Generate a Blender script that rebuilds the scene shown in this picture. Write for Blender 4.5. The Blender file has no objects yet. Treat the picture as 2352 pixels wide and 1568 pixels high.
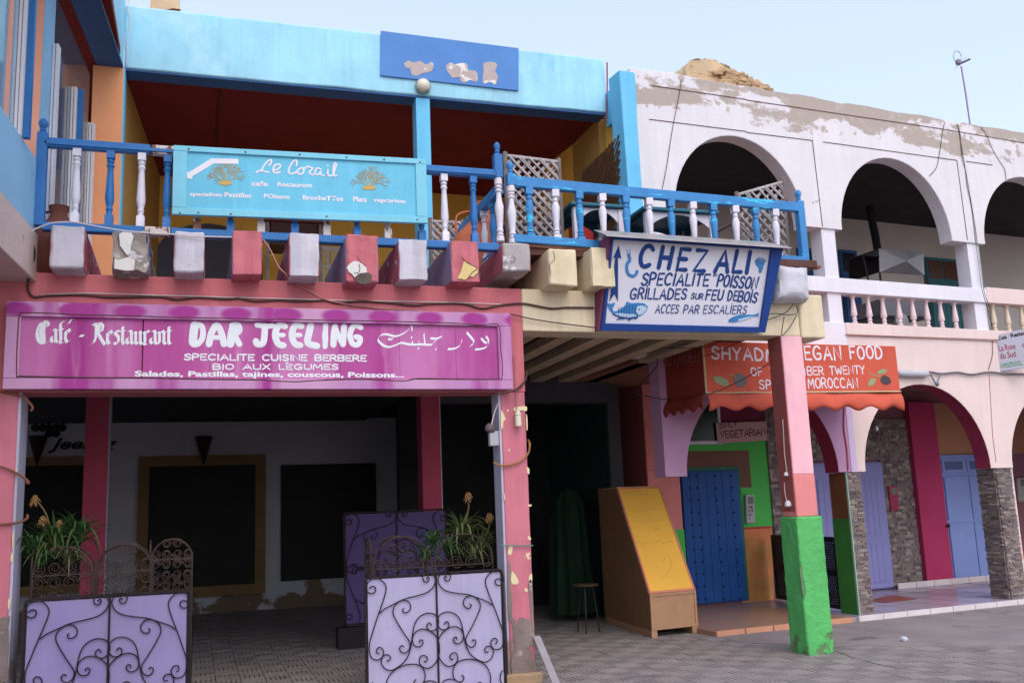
import bpy, bmesh, math, random
from mathutils import Vector, Matrix, noise
random.seed(7)
R = math.radians
scene = bpy.context.scene
# ---------------------------------------------------------------- camera, sky, sun, exposure
EYE = Vector((0, 0, 1.65))
FPX, PITCH, ROLL, HEAD, BROT = 2234.6, .171826, .0398965, .316118, .102145
Fv = Vector((math.sin(HEAD)*math.cos(PITCH), math.cos(HEAD)*math.cos(PITCH), math.sin(PITCH)))
R0 = Vector((math.cos(HEAD), -math.sin(HEAD), 0)); U0 = R0.cross(Fv)
Rv = R0*math.cos(ROLL) - U0*math.sin(ROLL); Uv = U0*math.cos(ROLL) + R0*math.sin(ROLL)
cam = bpy.data.objects.new('camera', bpy.data.cameras.new('camera')); scene.collection.objects.link(cam)
cam.matrix_world = Matrix(((Rv.x, Uv.x, -Fv.x, 0), (Rv.y, Uv.y, -Fv.y, 0), (Rv.z, Uv.z, -Fv.z, EYE.z), (0, 0, 0, 1)))
cam.data.sensor_width = 36; cam.data.lens = 36*FPX/2352; cam.data.clip_end = 3000; cam.data.clip_start = .1
scene.camera = cam
W = bpy.data.worlds.new('World'); scene.world = W; W.use_nodes = True
wn = W.node_tree.nodes; wl = W.node_tree.links
SUN_EL, SUN_AZ = R(48), R(176)          # azimuth clockwise from +Y
sky = wn.new('ShaderNodeTexSky'); sky.sky_type = 'NISHITA'; sky.sun_disc = False
sky.sun_elevation = SUN_EL; sky.sun_rotation = SUN_AZ; sky.dust_density = 3.0; sky.air_density = 1.0; sky.ozone_density = 2.0
bgn = wn['Background']
veil = wn.new('ShaderNodeMix'); veil.data_type = 'RGBA'; veil.blend_type = 'ADD'; veil.inputs[0].default_value = 1   # thin even cloud veil over the clear sky
veil.inputs[7].default_value = (3.0, 3.25, 3.75, 1); wl.new(sky.outputs[0], veil.inputs[6]); wl.new(veil.outputs[2], bgn.inputs[0]); bgn.inputs[1].default_value = .15
sd = bpy.data.lights.new('sun', 'SUN'); sd.energy = .65; sd.angle = R(60); sd.color = (1, .96, .9)
sun = bpy.data.objects.new('sun', sd); scene.collection.objects.link(sun)
sdir = Vector((math.sin(SUN_AZ)*math.cos(SUN_EL), math.cos(SUN_AZ)*math.cos(SUN_EL), math.sin(SUN_EL)))
sun.rotation_euler = sdir.to_track_quat('Z', 'Y').to_euler(); sun.location = (5, -10, 20)
scene.view_settings.view_transform = 'Standard'; scene.view_settings.look = 'None'
scene.view_settings.gamma = 1; scene.view_settings.use_curve_mapping = False
scene.view_settings.exposure = .17
scene.render.engine = 'CYCLES'; scene.cycles.max_bounces = 6
# ---------------------------------------------------------------- measuring helpers: photograph pixel + a known plane -> a point in the place
def ray(x, y): return Fv + Rv*((x-1176)/FPX) - Uv*((y-784)/FPX)
def Z(ox, oy, s): return lambda x, y: ((ox+x/s)*.6125, (oy+y/s)*.6125)
class Pl:                                   # a plane with axes u (right), v (up), n (towards the viewer)
    def __init__(s, o, u, v=Vector((0, 0, 1))):
        s.o = Vector(o); s.u = Vector(u).normalized(); v = Vector(v); s.v = (v - s.u*v.dot(s.u)).normalized()
        s.n = s.u.cross(s.v); 
        if s.n.dot(EYE-s.o) < 0: s.n = -s.n
    def hit(s, x, y, off=0):
        d = ray(x, y); P = EYE + d*((s.o+s.n*off-EYE).dot(s.n)/d.dot(s.n)); return P
    def uv(s, x, y):
        P = s.hit(x, y)-s.o; return P.dot(s.u), P.dot(s.v)
    def at(s, a, b, off=0): return s.o + s.u*a + s.v*b + s.n*off
    def shift(s, off): q = Pl(s.o + s.n*off, s.u, s.v); return q
dA = Vector((1, 0, 0)); dB = Vector((math.cos(BROT), math.sin(BROT), 0)); nB = Vector((-math.sin(BROT), math.cos(BROT), 0))
def PA(Y): return Pl((0, Y, 0), dA)
def PB(D): return Pl(nB*D, dB)
def PX(X): return Pl((X, 0, 0), (0, 1, 0))
def ground(x, y, z=0):
    d = ray(x, y); return EYE + d*((z-EYE.z)/d.z)
# ---------------------------------------------------------------- materials
MATS = {}
def lin(h):
    h = h.lstrip('#'); c = [int(h[i:i+2], 16)/255 for i in (0, 2, 4)]
    return tuple((v/12.92 if v < .04045 else ((v+.055)/1.055)**2.4) for v in c)
def mute(c, k=.10):
    g = .3*c[0]+.55*c[1]+.15*c[2]; return tuple(v*(1-k)+g*k for v in c)
def mat(name, col, rough=.8, var=.12, vs=2.5, bump=.25, bs=35, peel=(), metal=0, grain=None, streak=0, spec=.3):
    """painted or plastered surface; peel = list of (hex, noise scale, threshold, softness, stretch, (z0, z1, gain))"""
    if name in MATS: return MATS[name]
    m = bpy.data.materials.new(name); m.use_nodes = True; nt = m.node_tree; n = nt.nodes; l = nt.links
    b = n['Principled BSDF']; b.inputs['Roughness'].default_value = rough; b.inputs['Metallic'].default_value = metal
    b.inputs['Specular IOR Level'].default_value = spec
    g = n.new('ShaderNodeNewGeometry')
    def nz(scale, det=4, st=(1, 1, 1), off=0):
        mp = n.new('ShaderNodeMapping'); mp.inputs['Scale'].default_value = st; mp.inputs['Location'].default_value = (off, off*.7, off*.3)
        l.new(g.outputs['Position'], mp.inputs[0])
        t = n.new('ShaderNodeTexNoise'); t.inputs['Scale'].default_value = scale; t.inputs['Detail'].default_value = det
        t.inputs['Roughness'].default_value = .6; l.new(mp.outputs[0], t.inputs[0]); return t.outputs['Fac']
    def mr(src, a, c, lo, hi):
        q = n.new('ShaderNodeMapRange'); q.inputs[1].default_value = a; q.inputs[2].default_value = c
        q.inputs[3].default_value = lo; q.inputs[4].default_value = hi; l.new(src, q.inputs[0]); return q.outputs[0]
    def mixc(f, c1, c2, bt='MIX'):
        q = n.new('ShaderNodeMix'); q.data_type = 'RGBA'; q.blend_type = bt
        for i, v in ((0, f), (6, c1), (7, c2)):
            if hasattr(v, 'links'): l.new(v, q.inputs[i])
            elif i == 0: q.inputs[0].default_value = v
            else: q.inputs[i].default_value = tuple(v)+(1,) if len(v) == 3 else v
        return q.outputs[2]
    def math_(op, a, c):
        q = n.new('ShaderNodeMath'); q.operation = op
        for i, v in ((0, a), (1, c)):
            if hasattr(v, 'links'): l.new(v, q.inputs[i])
            else: q.inputs[i].default_value = v
        return q.outputs[0]
    col = mute(lin(col) if isinstance(col, str) else col)
    dark = tuple(c*(1-var) for c in col); lite = tuple(min(.92, c*(1+var)) for c in col)
    c = mixc(mr(nz(vs, 5), .3, .7, 0, 1), dark, lite)
    if streak:
        c = mixc(mr(nz(9, 3, (1, 1, .09), 5), .45, .75, 0, streak), c, tuple(x*.55 for x in col))
        c = mixc(mr(nz(14, 3, (1, 1, .06), 11), .5, .75, 0, streak), c, tuple(min(.9, x*1.3+.05) for x in col))
    h = nz(bs, 4)
    for i, p in enumerate(peel):
        hexc, sc, thr, soft, st, zr = (list(p)+[None]*6)[:6]
        f = nz(sc, 6, st or (1, 1, 1), 3.1*i+1.7)
        if zr:
            sp = n.new('ShaderNodeSeparateXYZ'); l.new(g.outputs['Position'], sp.inputs[0])
            f = math_('ADD', f, mr(sp.outputs[2], zr[0], zr[1], 0, zr[2]))
        f = mr(f, thr, thr+(soft or .02), 0, 1)
        c = mixc(f, c, lin(hexc)); h = math_('SUBTRACT', h, math_('MULTIPLY', f, .6))
    l.new(c, b.inputs['Base Color'])
    if bump:
        bn = n.new('ShaderNodeBump'); bn.inputs['Strength'].default_value = bump; bn.inputs['Distance'].default_value = .012
        l.new(h, bn.inputs['Height']); l.new(bn.outputs[0], b.inputs['Normal'])
    MATS[name] = m; return m
def glassy(name, tint, alpha, rough=.05):
    m = bpy.data.materials.new(name); m.use_nodes = True; n = m.node_tree.nodes; l = m.node_tree.links
    b = n['Principled BSDF']; b.inputs['Base Color'].default_value = (*lin(tint), 1); b.inputs['Roughness'].default_value = rough
    b.inputs['Alpha'].default_value = alpha; b.inputs['Specular IOR Level'].default_value = .8
    return m
# ---------------------------------------------------------------- mesh builder
class MB:
    def __init__(s): s.v = []; s.f = []
    def add(s, vs, fs):
        k = len(s.v); s.v += [Vector(p) for p in vs]; s.f += [tuple(i+k for i in f) for f in fs]; return s
    def hexa(s, a):       # 8 corners: bottom ring 0-3, top ring 4-7
        return s.add(a, [(3, 2, 1, 0), (4, 5, 6, 7), (0, 1, 5, 4), (1, 2, 6, 5), (2, 3, 7, 6), (3, 0, 4, 7)])
    def box(s, x0, x1, y0, y1, z0, z1):
        return s.hexa([(x0, y0, z0), (x1, y0, z0), (x1, y1, z0), (x0, y1, z0), (x0, y0, z1), (x1, y0, z1), (x1, y1, z1), (x0, y1, z1)])
    def pbox(s, pl, a0, a1, b0, b1, o0, o1):   # box in a plane's axes, o = offset towards the viewer
        P = pl.at
        return s.hexa([P(a0, b0, o1), P(a1, b0, o1), P(a1, b0, o0), P(a0, b0, o0), P(a0, b1, o1), P(a1, b1, o1), P(a1, b1, o0), P(a0, b1, o0)])
    def prism(s, pts, back):                   # polygon (world points) extruded by the vector back
        n = len(pts); back = Vector(back); fr = [Vector(p) for p in pts]
        s.add(fr+[p+back for p in fr], [tuple(range(n)), tuple(range(2*n-1, n-1, -1))]+[(i, (i+1) % n, n+(i+1) % n, n+i) for i in range(n)]); return s
    def tube(s, pts, r, n=6, r2=None, cap=True):
        pts = [Vector(p) for p in pts]
        if len(pts) < 2: return s
        rings = []; up = None
        for i, p in enumerate(pts):
            t = (pts[min(i+1, len(pts)-1)]-pts[max(i-1, 0)])
            if t.length < 1e-9: t = Vector((0, 0, 1))
            t.normalize()
            if up is None: up = t.orthogonal().normalized()
            up = (up - t*up.dot(t)); up = up.normalized() if up.length > 1e-6 else t.orthogonal().normalized()
            w = t.cross(up); rr = r if r2 is None else r+(r2-r)*i/(len(pts)-1)
            rings.append([p+(up*math.cos(2*math.pi*k/n)+w*math.sin(2*math.pi*k/n))*rr for k in range(n)])
        vs = [q for ring in rings for q in ring]; fs = []
        for i in range(len(rings)-1):
            for k in range(n): fs.append((i*n+k, i*n+(k+1) % n, (i+1)*n+(k+1) % n, (i+1)*n+k))
        if cap: fs += [tuple(range(n-1, -1, -1)), tuple(range(len(vs)-n, len(vs)))]
        return s.add(vs, fs)
    def lathe(s, base, prof, n=14, axis=Vector((0, 0, 1)), sq=()):
        """prof = [(r, h)]; indexes in sq are square sections"""
        axis = Vector(axis).normalized(); a = Vector((0, 0, 1)) if abs(axis.z) < .9 else Vector((1, 0, 0)); a = (a-axis*a.dot(axis)).normalized(); b = axis.cross(a)
        base = Vector(base); vs = []
        for i, (r, h) in enumerate(prof):
            for k in range(n):
                th = 2*math.pi*(k+.5)/n; c, d = math.cos(th), math.sin(th)
                if i in sq: q = max(abs(c), abs(d)); c, d = c/q, d/q
                vs.append(base+axis*h+(a*c+b*d)*r)
        fs = [(i*n+k, i*n+(k+1) % n, (i+1)*n+(k+1) % n, (i+1)*n+k) for i in range(len(prof)-1) for k in range(n)]
        fs += [tuple(range(n-1, -1, -1)), tuple(range(len(vs)-n, len(vs)))]
        return s.add(vs, fs)
    def ribbon(s, pts, w, n, d=.003, nib=None, ends=True):
        """hand-painted stroke on a surface: low ridge of width w following pts; nib = fixed pen vector"""
        pts = [Vector(p) for p in pts]; n = Vector(n)
        if len(pts) == 1: pts = [pts[0], pts[0]+Vector((0, 0, w*.15))]
        N = len(pts); ring = []
        T = []
        for i in range(N):
            a = pts[i]-pts[max(i-1, 0)]; b = pts[min(i+1, N-1)]-pts[i]
            t = (a.normalized() if a.length > 1e-7 else Vector())+(b.normalized() if b.length > 1e-7 else Vector())
            if t.length < 1e-3: t = b if b.length > 1e-7 else a
            T.append(t.normalized())
        seq = [(pts[i], T[i], 1.0) for i in range(N)]
        if ends and nib is None:
            seq = [(pts[0]-T[0]*w*.5, T[0], .25), (pts[0]-T[0]*w*.33, T[0], .75)]+seq+[(pts[-1]+T[-1]*w*.33, T[-1], .75), (pts[-1]+T[-1]*w*.5, T[-1], .25)]
        for p, t, k in seq:
            side = (nib if nib is not None else t.cross(n).normalized()*w*.5)*k
            ring.append([p-side, p-side*.7+n*d*.8, p+n*d, p+side*.7+n*d*.8, p+side])
        vs = [q for r in ring for q in r]; M = len(ring)
        fs = [(i*5+k, (i+1)*5+k, (i+1)*5+k+1, i*5+k+1) for i in range(M-1) for k in range(4)]
        fs += [(0, 1, 2, 3, 4), tuple(M*5-5+k for k in (4, 3, 2, 1, 0))]
        return s.add(vs, fs)
def mesh_obj(name, mb, m, smooth=False):
    me = bpy.data.meshes.new(name); me.from_pydata([tuple(p) for p in mb.v], [], mb.f); me.validate()
    bm = bmesh.new(); bm.from_mesh(me); bmesh.ops.recalc_face_normals(bm, faces=bm.faces)
    if smooth:
        for f in bm.faces: f.smooth = True
    bm.to_mesh(me); bm.free()
    for q in (m if isinstance(m, (list, tuple)) else [m]): me.materials.append(q)
    o = bpy.data.objects.new(name, me); scene.collection.objects.link(o)
    if smooth: me.set_sharp_from_angle(angle=R(40))
    return o
def adopt(o, p):
    if p is not None:
        o.parent = p; o.matrix_parent_inverse = Matrix.Translation(-Vector(p.location))
    return o
def thing(name, label, cat, loc=(0, 0, 0), group=None):
    o = bpy.data.objects.new(name, None); scene.collection.objects.link(o); o.location = loc; o['base'] = list(loc); o.empty_display_size = .1
    o['label'] = label; o['category'] = cat
    if group: o['group'] = group
    return o
def tag(o, label, cat, group=None):
    o['label'] = label; o['category'] = cat
    if group: o['group'] = group
    return o
def struct(name, mb, m, smooth=False):
    o = mesh_obj(name, mb, m, smooth); o['kind'] = 'structure'; return o
def part(name, mb, m, p, smooth=False, bevel=0, label=None, rough=None):
    o = mesh_obj(name, mb, m, smooth); adopt(o, p)
    if bevel: soften(o, bevel)
    if rough: roughen(o, *rough)
    if label: o['label'] = label
    return o
def soften(o, w=.008, seg=2):
    md = o.modifiers.new('edge', 'BEVEL'); md.width = w; md.segments = seg; md.limit_method = 'ANGLE'; md.angle_limit = R(50); return o
def roughen(o, size, amp, scale=4, seed=0):
    """cut to small faces and push the vertices about: hand-laid plaster, broken concrete"""
    bm = bmesh.new(); bm.from_mesh(o.data)
    for _ in range(7):
        ed = [e for e in bm.edges if e.calc_length() > size]
        if not ed: break
        bmesh.ops.subdivide_edges(bm, edges=ed, cuts=1, use_grid_fill=True)
    bmesh.ops.triangulate(bm, faces=[f for f in bm.faces if len(f.verts) > 4])
    for v in bm.verts:
        q = v.co*scale+Vector((seed, seed, seed)); v.co += noise.noise_vector(q)*amp + noise.noise_vector(q*3.3)*amp*.4
    for f in bm.faces: f.smooth = True
    bm.to_mesh(o.data); bm.free(); o.data.set_sharp_from_angle(angle=R(45))
def inst(o, loc=None, p=None, rot=None, scale=None, label=None, name=None):
    c = o.copy(); scene.collection.objects.link(c)
    if name: c.name = name
    if loc is not None: c.location = loc
    if rot is not None: c.rotation_euler = rot
    if scale is not None: c.scale = scale
    if p is not None: adopt(c, p)
    if 'label' in c and label is None and c.parent: del c['label']
    if label: c['label'] = label
    return c
def smooth_pts(P, k=6, closed=False):
    P = [Vector(p) for p in P]; n = len(P); out = []
    for i in range(n if closed else n-1):
        a, b, c, d = [P[(i+j) % n] if closed else P[min(max(i+j, 0), n-1)] for j in (-1, 0, 1, 2)]
        for t in range(k):
            t /= k; out.append(.5*((2*b)+(c-a)*t+(2*a-5*b+4*c-d)*t*t+(3*b-a-3*c+d)*t**3))
    if not closed: out.append(P[-1])
    return out
def trace(pl, px, off=0, k=0, conv=None):
    P = [pl.hit(*(conv(*q) if conv else q), off) for q in px]
    return smooth_pts(P, k) if k and len(P) > 2 else P
# ---------------------------------------------------------------- lettering
G = {'A': (.72, [[(0, 0), (.36, 1), (.72, 0)], [(.12, .34), (.6, .34)]]), 'B': (.6, [[(0, 0), (0, 1), (.4, 1), (.55, .88), (.5, .62), (.3, .53), (0, .53)], [(.3, .53), (.55, .42), (.6, .2), (.42, 0), (0, 0)]]),
 'C': (.66, [[(.62, .85), (.45, 1), (.2, .96), (.03, .72), (0, .4), (.12, .1), (.34, 0), (.58, .1)]]), 'D': (.64, [[(0, 0), (0, 1), (.3, .97), (.55, .78), (.62, .45), (.5, .15), (.28, .01), (0, 0)]]),
 'E': (.52, [[(.52, 1), (0, 1), (0, 0), (.52, 0)], [(0, .52), (.42, .52)]]), 'F': (.5, [[(.5, 1), (0, 1), (0, 0)], [(0, .52), (.4, .52)]]),
 'G': (.68, [[(.62, .85), (.45, 1), (.2, .96), (.03, .72), (0, .4), (.12, .1), (.34, 0), (.6, .1), (.64, .42), (.36, .42)]]), 'H': (.6, [[(0, 1), (0, 0)], [(.6, 1), (.6, 0)], [(0, .5), (.6, .5)]]),
 'I': (.08, [[(.04, 1), (.04, 0)]]), 'J': (.5, [[(.15, 1), (.5, 1)], [(.36, 1), (.36, .25), (.25, .02), (.08, .02), (0, .2)]]), 'L': (.46, [[(0, 1), (0, 0), (.46, 0)]]),
 'M': (.8, [[(0, 0), (.1, 1), (.4, .3), (.7, 1), (.8, 0)]]), 'N': (.62, [[(0, 0), (0, 1), (.62, 0), (.62, 1)]]), 'O': (.66, [[(.33, 1), (.1, .87), (0, .5), (.1, .13), (.33, 0), (.56, .13), (.66, .5), (.56, .87), (.33, 1)]]),
 'P': (.55, [[(0, 0), (0, 1), (.38, 1), (.54, .86), (.5, .6), (.32, .5), (0, .48)]]), 'R': (.6, [[(0, 0), (0, 1), (.38, 1), (.54, .86), (.5, .62), (.3, .52), (0, .5)], [(.26, .5), (.6, 0)]]),
 'S': (.56, [[(.52, .86), (.36, 1), (.12, .95), (.03, .75), (.15, .57), (.4, .46), (.54, .28), (.44, .05), (.2, 0), (0, .14)]]), 'T': (.6, [[(0, 1), (.6, 1)], [(.3, 1), (.3, 0)]]),
 'U': (.6, [[(0, 1), (0, .3), (.12, .05), (.3, 0), (.48, .05), (.6, .3), (.6, 1)]]), 'V': (.64, [[(0, 1), (.3, 0), (.64, 1)]]), 'W': (.86, [[(0, 1), (.2, 0), (.43, .8), (.66, 0), (.86, 1)]]),
 'Y': (.6, [[(0, 1), (.3, .5)], [(.6, 1), (.3, .5), (.26, 0)]]), 'Z': (.62, [[(0, 1), (.6, 1), (0, 0), (.62, 0)]]), 'X': (.6, [[(0, 1), (.6, 0)], [(.6, 1), (0, 0)]]), ' ': (.45, [])}
def lettering(mb, pl, text, p0, p1, h, stroke=.13, slant=0, jit=.02, gap=.2, conv=None, dots='', off=.001, d=.003):
    """letters painted in strokes from p0 to p1 (baseline pixels), height h pixels"""
    if conv: q0, q1, qh = conv(*p0), conv(*p1), conv(p0[0], p0[1]-h)
    else: q0, q1, qh = p0, p1, (p0[0], p0[1]-h)
    A = pl.hit(*q0, off); B = pl.hit(*q1, off); H = (pl.hit(*qh, off)-A).length; u = (B-A); L = u.length; u.normalize(); v = pl.v - u*pl.v.dot(u); v.normalize()
    tot = sum(G[c][0]+gap for c in text)-gap; k = L/tot; x = 0; rnd = random.Random(len(text)*7+ord(text[0]))
    for ch in text:
        w, st = G[ch]; st = list(st)
        if ch in dots and ch != ' ': st.append([(w/2, 1.22)])
        a = rnd.uniform(-jit, jit); dy = rnd.uniform(-jit, jit)
        for line in st:
            pts = [A+u*((x+p[0]+a*p[1])*k+slant*p[1]*H)+v*((p[1]+dy)*H) for p in line]
            if len(pts) > 4: pts = smooth_pts(pts, 3)
            mb.ribbon(pts, stroke*H, pl.n, d)
        x += w+gap
def fonttext(text, pl, p0, p1, h, m, parent, name='lettering', bold=.02, conv=None, off=.002, shear=0, ref='x', fixh=True):
    cu = bpy.data.curves.new('t', 'FONT'); cu.body = text; cu.size = 1; cu.offset = bold; cu.shear = shear; cu.resolution_u = 3; cu.extrude = 0
    ob = bpy.data.objects.new('t', cu); scene.collection.objects.link(ob); dg = bpy.context.evaluated_depsgraph_get()
    me = bpy.data.meshes.new_from_object(ob.evaluated_get(dg)); bpy.data.objects.remove(ob)
    if conv: q0, q1, qh = conv(*p0), conv(*p1), conv(p0[0], p0[1]-h)
    else: q0, q1, qh = p0, p1, (p0[0], p0[1]-h)
    A = pl.hit(*q0, off); B = pl.hit(*q1, off); H = (pl.hit(*qh, off)-A).length; u = B-A; L = u.length; u.normalize(); v = pl.v-u*pl.v.dot(u); v.normalize()
    xs = [q.co.x for q in me.vertices]; x0, x1 = min(xs), max(xs)
    for q in me.vertices: q.co = A+u*((q.co.x-x0)/(x1-x0)*L)+v*(q.co.y/.72*H)
    me.materials.append(m); o = bpy.data.objects.new(name, me); scene.collection.objects.link(o); adopt(o, parent); return o
# ---------------------------------------------------------------- colours
PINK = mat('pink_plaster', '#c66c7c', .85, .12, 2, .2, 30, streak=.25, peel=[('#e2cfa4', 4.5, .655, .01), ('#85726c', 2.0, .70, .03, (1, 1, .5), (.85, .15, .30))])
PINKB = mat('pink_beam_plaster', '#c4666f', .85, .14, 1.5, .2, 25, streak=.18, peel=[('#e9c98c', 3, .76, .01)])
DPINK = mat('deep_pink_paint', '#b43f5c', .85, .12, 2, .2)
CREAM = mat('cream_plaster', '#dac8a8', .9, .1, 2, .2, 30, streak=.3, peel=[('#8a7a66', 5, .70, .06, (1, 1, .3))])
CREAM2 = mat('cream_soffit', '#bda588', .9, .15, 2, .2)
LILACW = mat('pale_lilac_plaster', '#b4aec6', .85, .08, 2, .15, 25, streak=.3, peel=[('#8f7f74', 1.4, .62, .06, None, (.9, .1, .3))])
CYAN = mat('cyan_plaster', '#98d4ea', .8, .14, .9, .2, 20, streak=.22, peel=[('#b9e2ee', 1.5, .55, .2), ('#62b8da', 1.1, .60, .15, (1, 1, .5)), ('#3f94ab', 5, .72, .03), ('#c9a294', 7, .80, .01)])
CYAND = mat('sky_blue_paint', '#5fbde6', .7, .08, 2, .1, 20, streak=.15)
PALEB = mat('pale_blue_plaster', '#86b9dc', .8, .06, 2, .1, 20)
RBLUE = mat('royal_blue_paint', '#4c84c8', .7, .08, 2, .1, 30, peel=[('#8f86c0', 6, .74, .02)])
WOODB = mat('blue_gloss_paint', '#1c6cb0', .45, .12, 5, .25, 40, peel=[('#2aa6d8', 6, .72, .01, (.6, .6, 3))])
WOODB2 = mat('worn_blue_paint', '#2c80c0', .5, .12, 5, .25, 40, peel=[('#40bfe6', 5, .60, .01, (.5, .5, 3)), ('#8a7f72', 9, .76, .01)])
WOODW = mat('white_worn_paint', '#d6d0dc', .5, .06, 6, .2, 40, peel=[('#7d5348', 8, .70, .01, (1, 1, .6))])
WOODP = mat('peeled_bare_paint', '#c9bdbb', .6, .1, 6, .3, 40, peel=[('#7a4d3c', 9, .54, .01, (1, 1, .6))])
WHITEP = mat('white_plaster', '#dad4da', .9, .05, 1.2, .3, 14, streak=.14, peel=[('#ada098', 1.5, .79, .04, (.8, .8, 1.7), (6.75, 7.2, .36)), ('#b5a9a2', 5.5, .81, .03, None, (6.6, 7.1, .24)), ('#e0c4a8', 1.6, .74, .05, None, (6.6, 7.4, .06)), ('#a8968c', 3.2, .71, .015)])
WHITE2 = mat('white_paint', '#dcd8e2', .85, .05, 2, .15, 20, streak=.1)
PEACH = mat('peach_plaster', '#dfc6c1', .88, .05, 1.5, .15, 16, streak=.12, peel=[('#b79a94', 7, .80, .02)])
LILAC = mat('lilac_plaster', '#bd8cb2', .88, .08, 2, .12)
LAV = mat('lavender_band_plaster', '#d0b6d8', .88, .06, 2, .12)
MAG = mat('crimson_soffit_paint', '#8c2143', .85, .12, 3, .15)
SALMON = mat('salmon_plaster', '#e08280', .85, .08, 2, .15, streak=.1)
SALMON_SHADE = mat('salmon_shaded_side', '#a0504d', .85, .1, 2, .15)  # darker salmon: shade of the left-hand faces put into the colour
RAIS = mat('raspberry_wall_paint', '#b02a5c', .85, .08, 2, .12)
GREEN = mat('bright_green_plaster', '#4fb45c', .8, .12, 4, 1.0, 22, peel=[('#6a7a5c', 6, .68, .05, None, (.3, 0, .22)), ('#4b8a4a', 2.2, .72, .05, (1, 1, .5))])
GREENW = mat('bright_green_wall', '#44ba4a', .85, .06, 2, .15)
ORANGE = mat('orange_paint', '#ee9e68', .8, .06, 1, .1)
PEACHO = mat('peach_orange_paint', '#e8a084', .8, .06, 1, .1)
MAROON = mat('maroon_ceiling_paint', '#6e1618', .9, .15, 2, .15)
SOFFIT_SHADE = mat('shaded_blue_soffit', '#2e5a8e', .8, .1, 2, .1)  # darker blue that paints in the shade under the cyan beams
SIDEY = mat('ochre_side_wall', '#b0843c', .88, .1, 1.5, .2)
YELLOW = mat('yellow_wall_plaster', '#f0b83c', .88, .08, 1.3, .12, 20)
GREYW = mat('grey_white_wall', '#c2c2d0', .9, .08, 1.5, .2, 20, peel=[('#7d6a5c', 1.4, .76, .04, None, (.8, .15, .34)), ('#a8a2ae', 2.4, .80, .03, None, (.5, .0, .2))])
DARKW = mat('dark_grey_wall', '#46434a', .9, .15, 1.2, .2)  # plain dark grey for arcade ceiling, cross beam and passage side wall
CONC = mat('concrete', '#8a8088', .9, .15, 1.5, .4, 25, peel=[('#6d625f', 2, .6, .08)])
BROKEN = mat('broken_concrete', '#9a8f88', .95, .25, 8, .8, 30, peel=[('#d6d2d6', 4, .56, .02), ('#5d5450', 9, .62, .04)])
OLIVEFR = mat('olive_brown_frame', '#8a6a44', .8, .1, 3, .15)
BLACK = mat('black_paint', '#15131a', .5, .1, 4, .1)
VOID = mat('dark_shutter', '#141418', .6, .2, 4, .1)
RED = mat('red_paint', '#b4201c', .5, .1, 3, .1)
IRON = mat('wrought_iron', '#2a2026', .5, .15, 20, .2, metal=.3)
RUSTIRON = mat('bronze_iron', '#443530', .6, .15, 20, .2, metal=.3)
CABLE = mat('brown_cable', '#4e342e', .6, .15, 10, .1)
CABLED = mat('dark_cable', '#2c262a', .6, .15, 10, .1)
CABLEW = mat('pale_cable', '#cfc3c4', .6, .1, 10, .1)
GLASS = glassy('window_glass', '#59616b', .45)
# ---------------------------------------------------------------- ground
GR = mat('ground_mortar', '#2e282c', .95, .2, 2, .4, 20)
struct('ground', MB().add([(-200, -60, -.03), (200, -60, -.03), (200, 300, -.03), (-200, 300, -.03)], [(0, 1, 2, 3)]), mat('ground_earth', '#8a7f78', .95, .15, 1, .4, 20))
pave = struct('pavement', MB().box(-5, 6.85, 6.2, 21, -.35, -.022).box(6.85, 16, 6.2, 9.95, -.35, -.022), GR)
TILES = [mat('paving_tile_%s' % n, c, .8, .14, 3, .45, 30, peel=[('#6a5f66', 1.6, .62, .12)]) for n, c in (('grey', '#8d8382'), ('mauve', '#8f8482'), ('pale', '#928988'))]
T = .25
def tile_mb(turn, x=0, y=0, dz=0):
    m = MB(); k = 5; w = T/k
    for i in range(k):
        g_ = .0065 if turn else .0035; a, b = -T/2+i*w+g_, -T/2+(i+1)*w-g_
        if turn: m.box(x+a, x+b, y-T/2+.012, y+T/2-.012, -.03, dz)
        else: m.box(x-T/2+.003, x+T/2-.003, y+a, y+b, -.03, dz)
    return m
slots = []
for i in range(-20, 64):
    for j in range(-14, 46):
        x, y = i*T+.1, 9.6+j*T
        if x > 6.7 and y > 9.8: continue
        if y > 20 or x < -4.5 or x > 15: continue
        if 10.4 < y and x > 6.55+(y-10.5)*.1: continue
        # only what the frame can see
        d = Vector((x, y, 0))-EYE; zf = d.dot(Fv)
        if zf < 1: continue
        px, py = 1176+FPX*d.dot(Rv)/zf, 784-FPX*d.dot(Uv)/zf
        if -150 < px < 2500 and py < 1700: slots.append((py, x, y, (i+j) % 2))
slots.sort(reverse=True)
base_t = {}
near = [s for s in slots if s[0] < 1575 and (430 < 1176+FPX*(Vector((s[1], s[2], 0))-EYE).dot(Rv)/(Vector((s[1], s[2], 0))-EYE).dot(Fv) < 840 or 1176+FPX*(Vector((s[1], s[2], 0))-EYE).dot(Rv)/(Vector((s[1], s[2], 0))-EYE).dot(Fv) > 1225)]
chosen = set(near[:296])
for s in near[:296]:
    py, x, y, tn = s; mi = random.choice((0, 0, 1, 1, 2)); key = (tn, mi); dz = random.uniform(-.003, .003)
    if key not in base_t:
        o = part('paving_tile', tile_mb(tn), TILES[mi], pave); base_t[key] = o
    else: o = inst(base_t[key], p=pave)
    o.location = (x, y, dz); o.rotation_euler.z = random.uniform(-.012, .012)
for mi in range(3):
    rest = MB()
    for s in slots:
        if s in chosen: continue
        if (int(s[1]*7.3)+int(s[2]*5.1)+int(s[1]*s[2])) % 3 == mi: rest.v and None; q = tile_mb(s[3], s[1], s[2], random.uniform(-.003, .003)); rest.add(q.v, q.f)
    o = part('far_paving_tiles', rest, TILES[mi], pave); o['kind'] = 'stuff'
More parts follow.
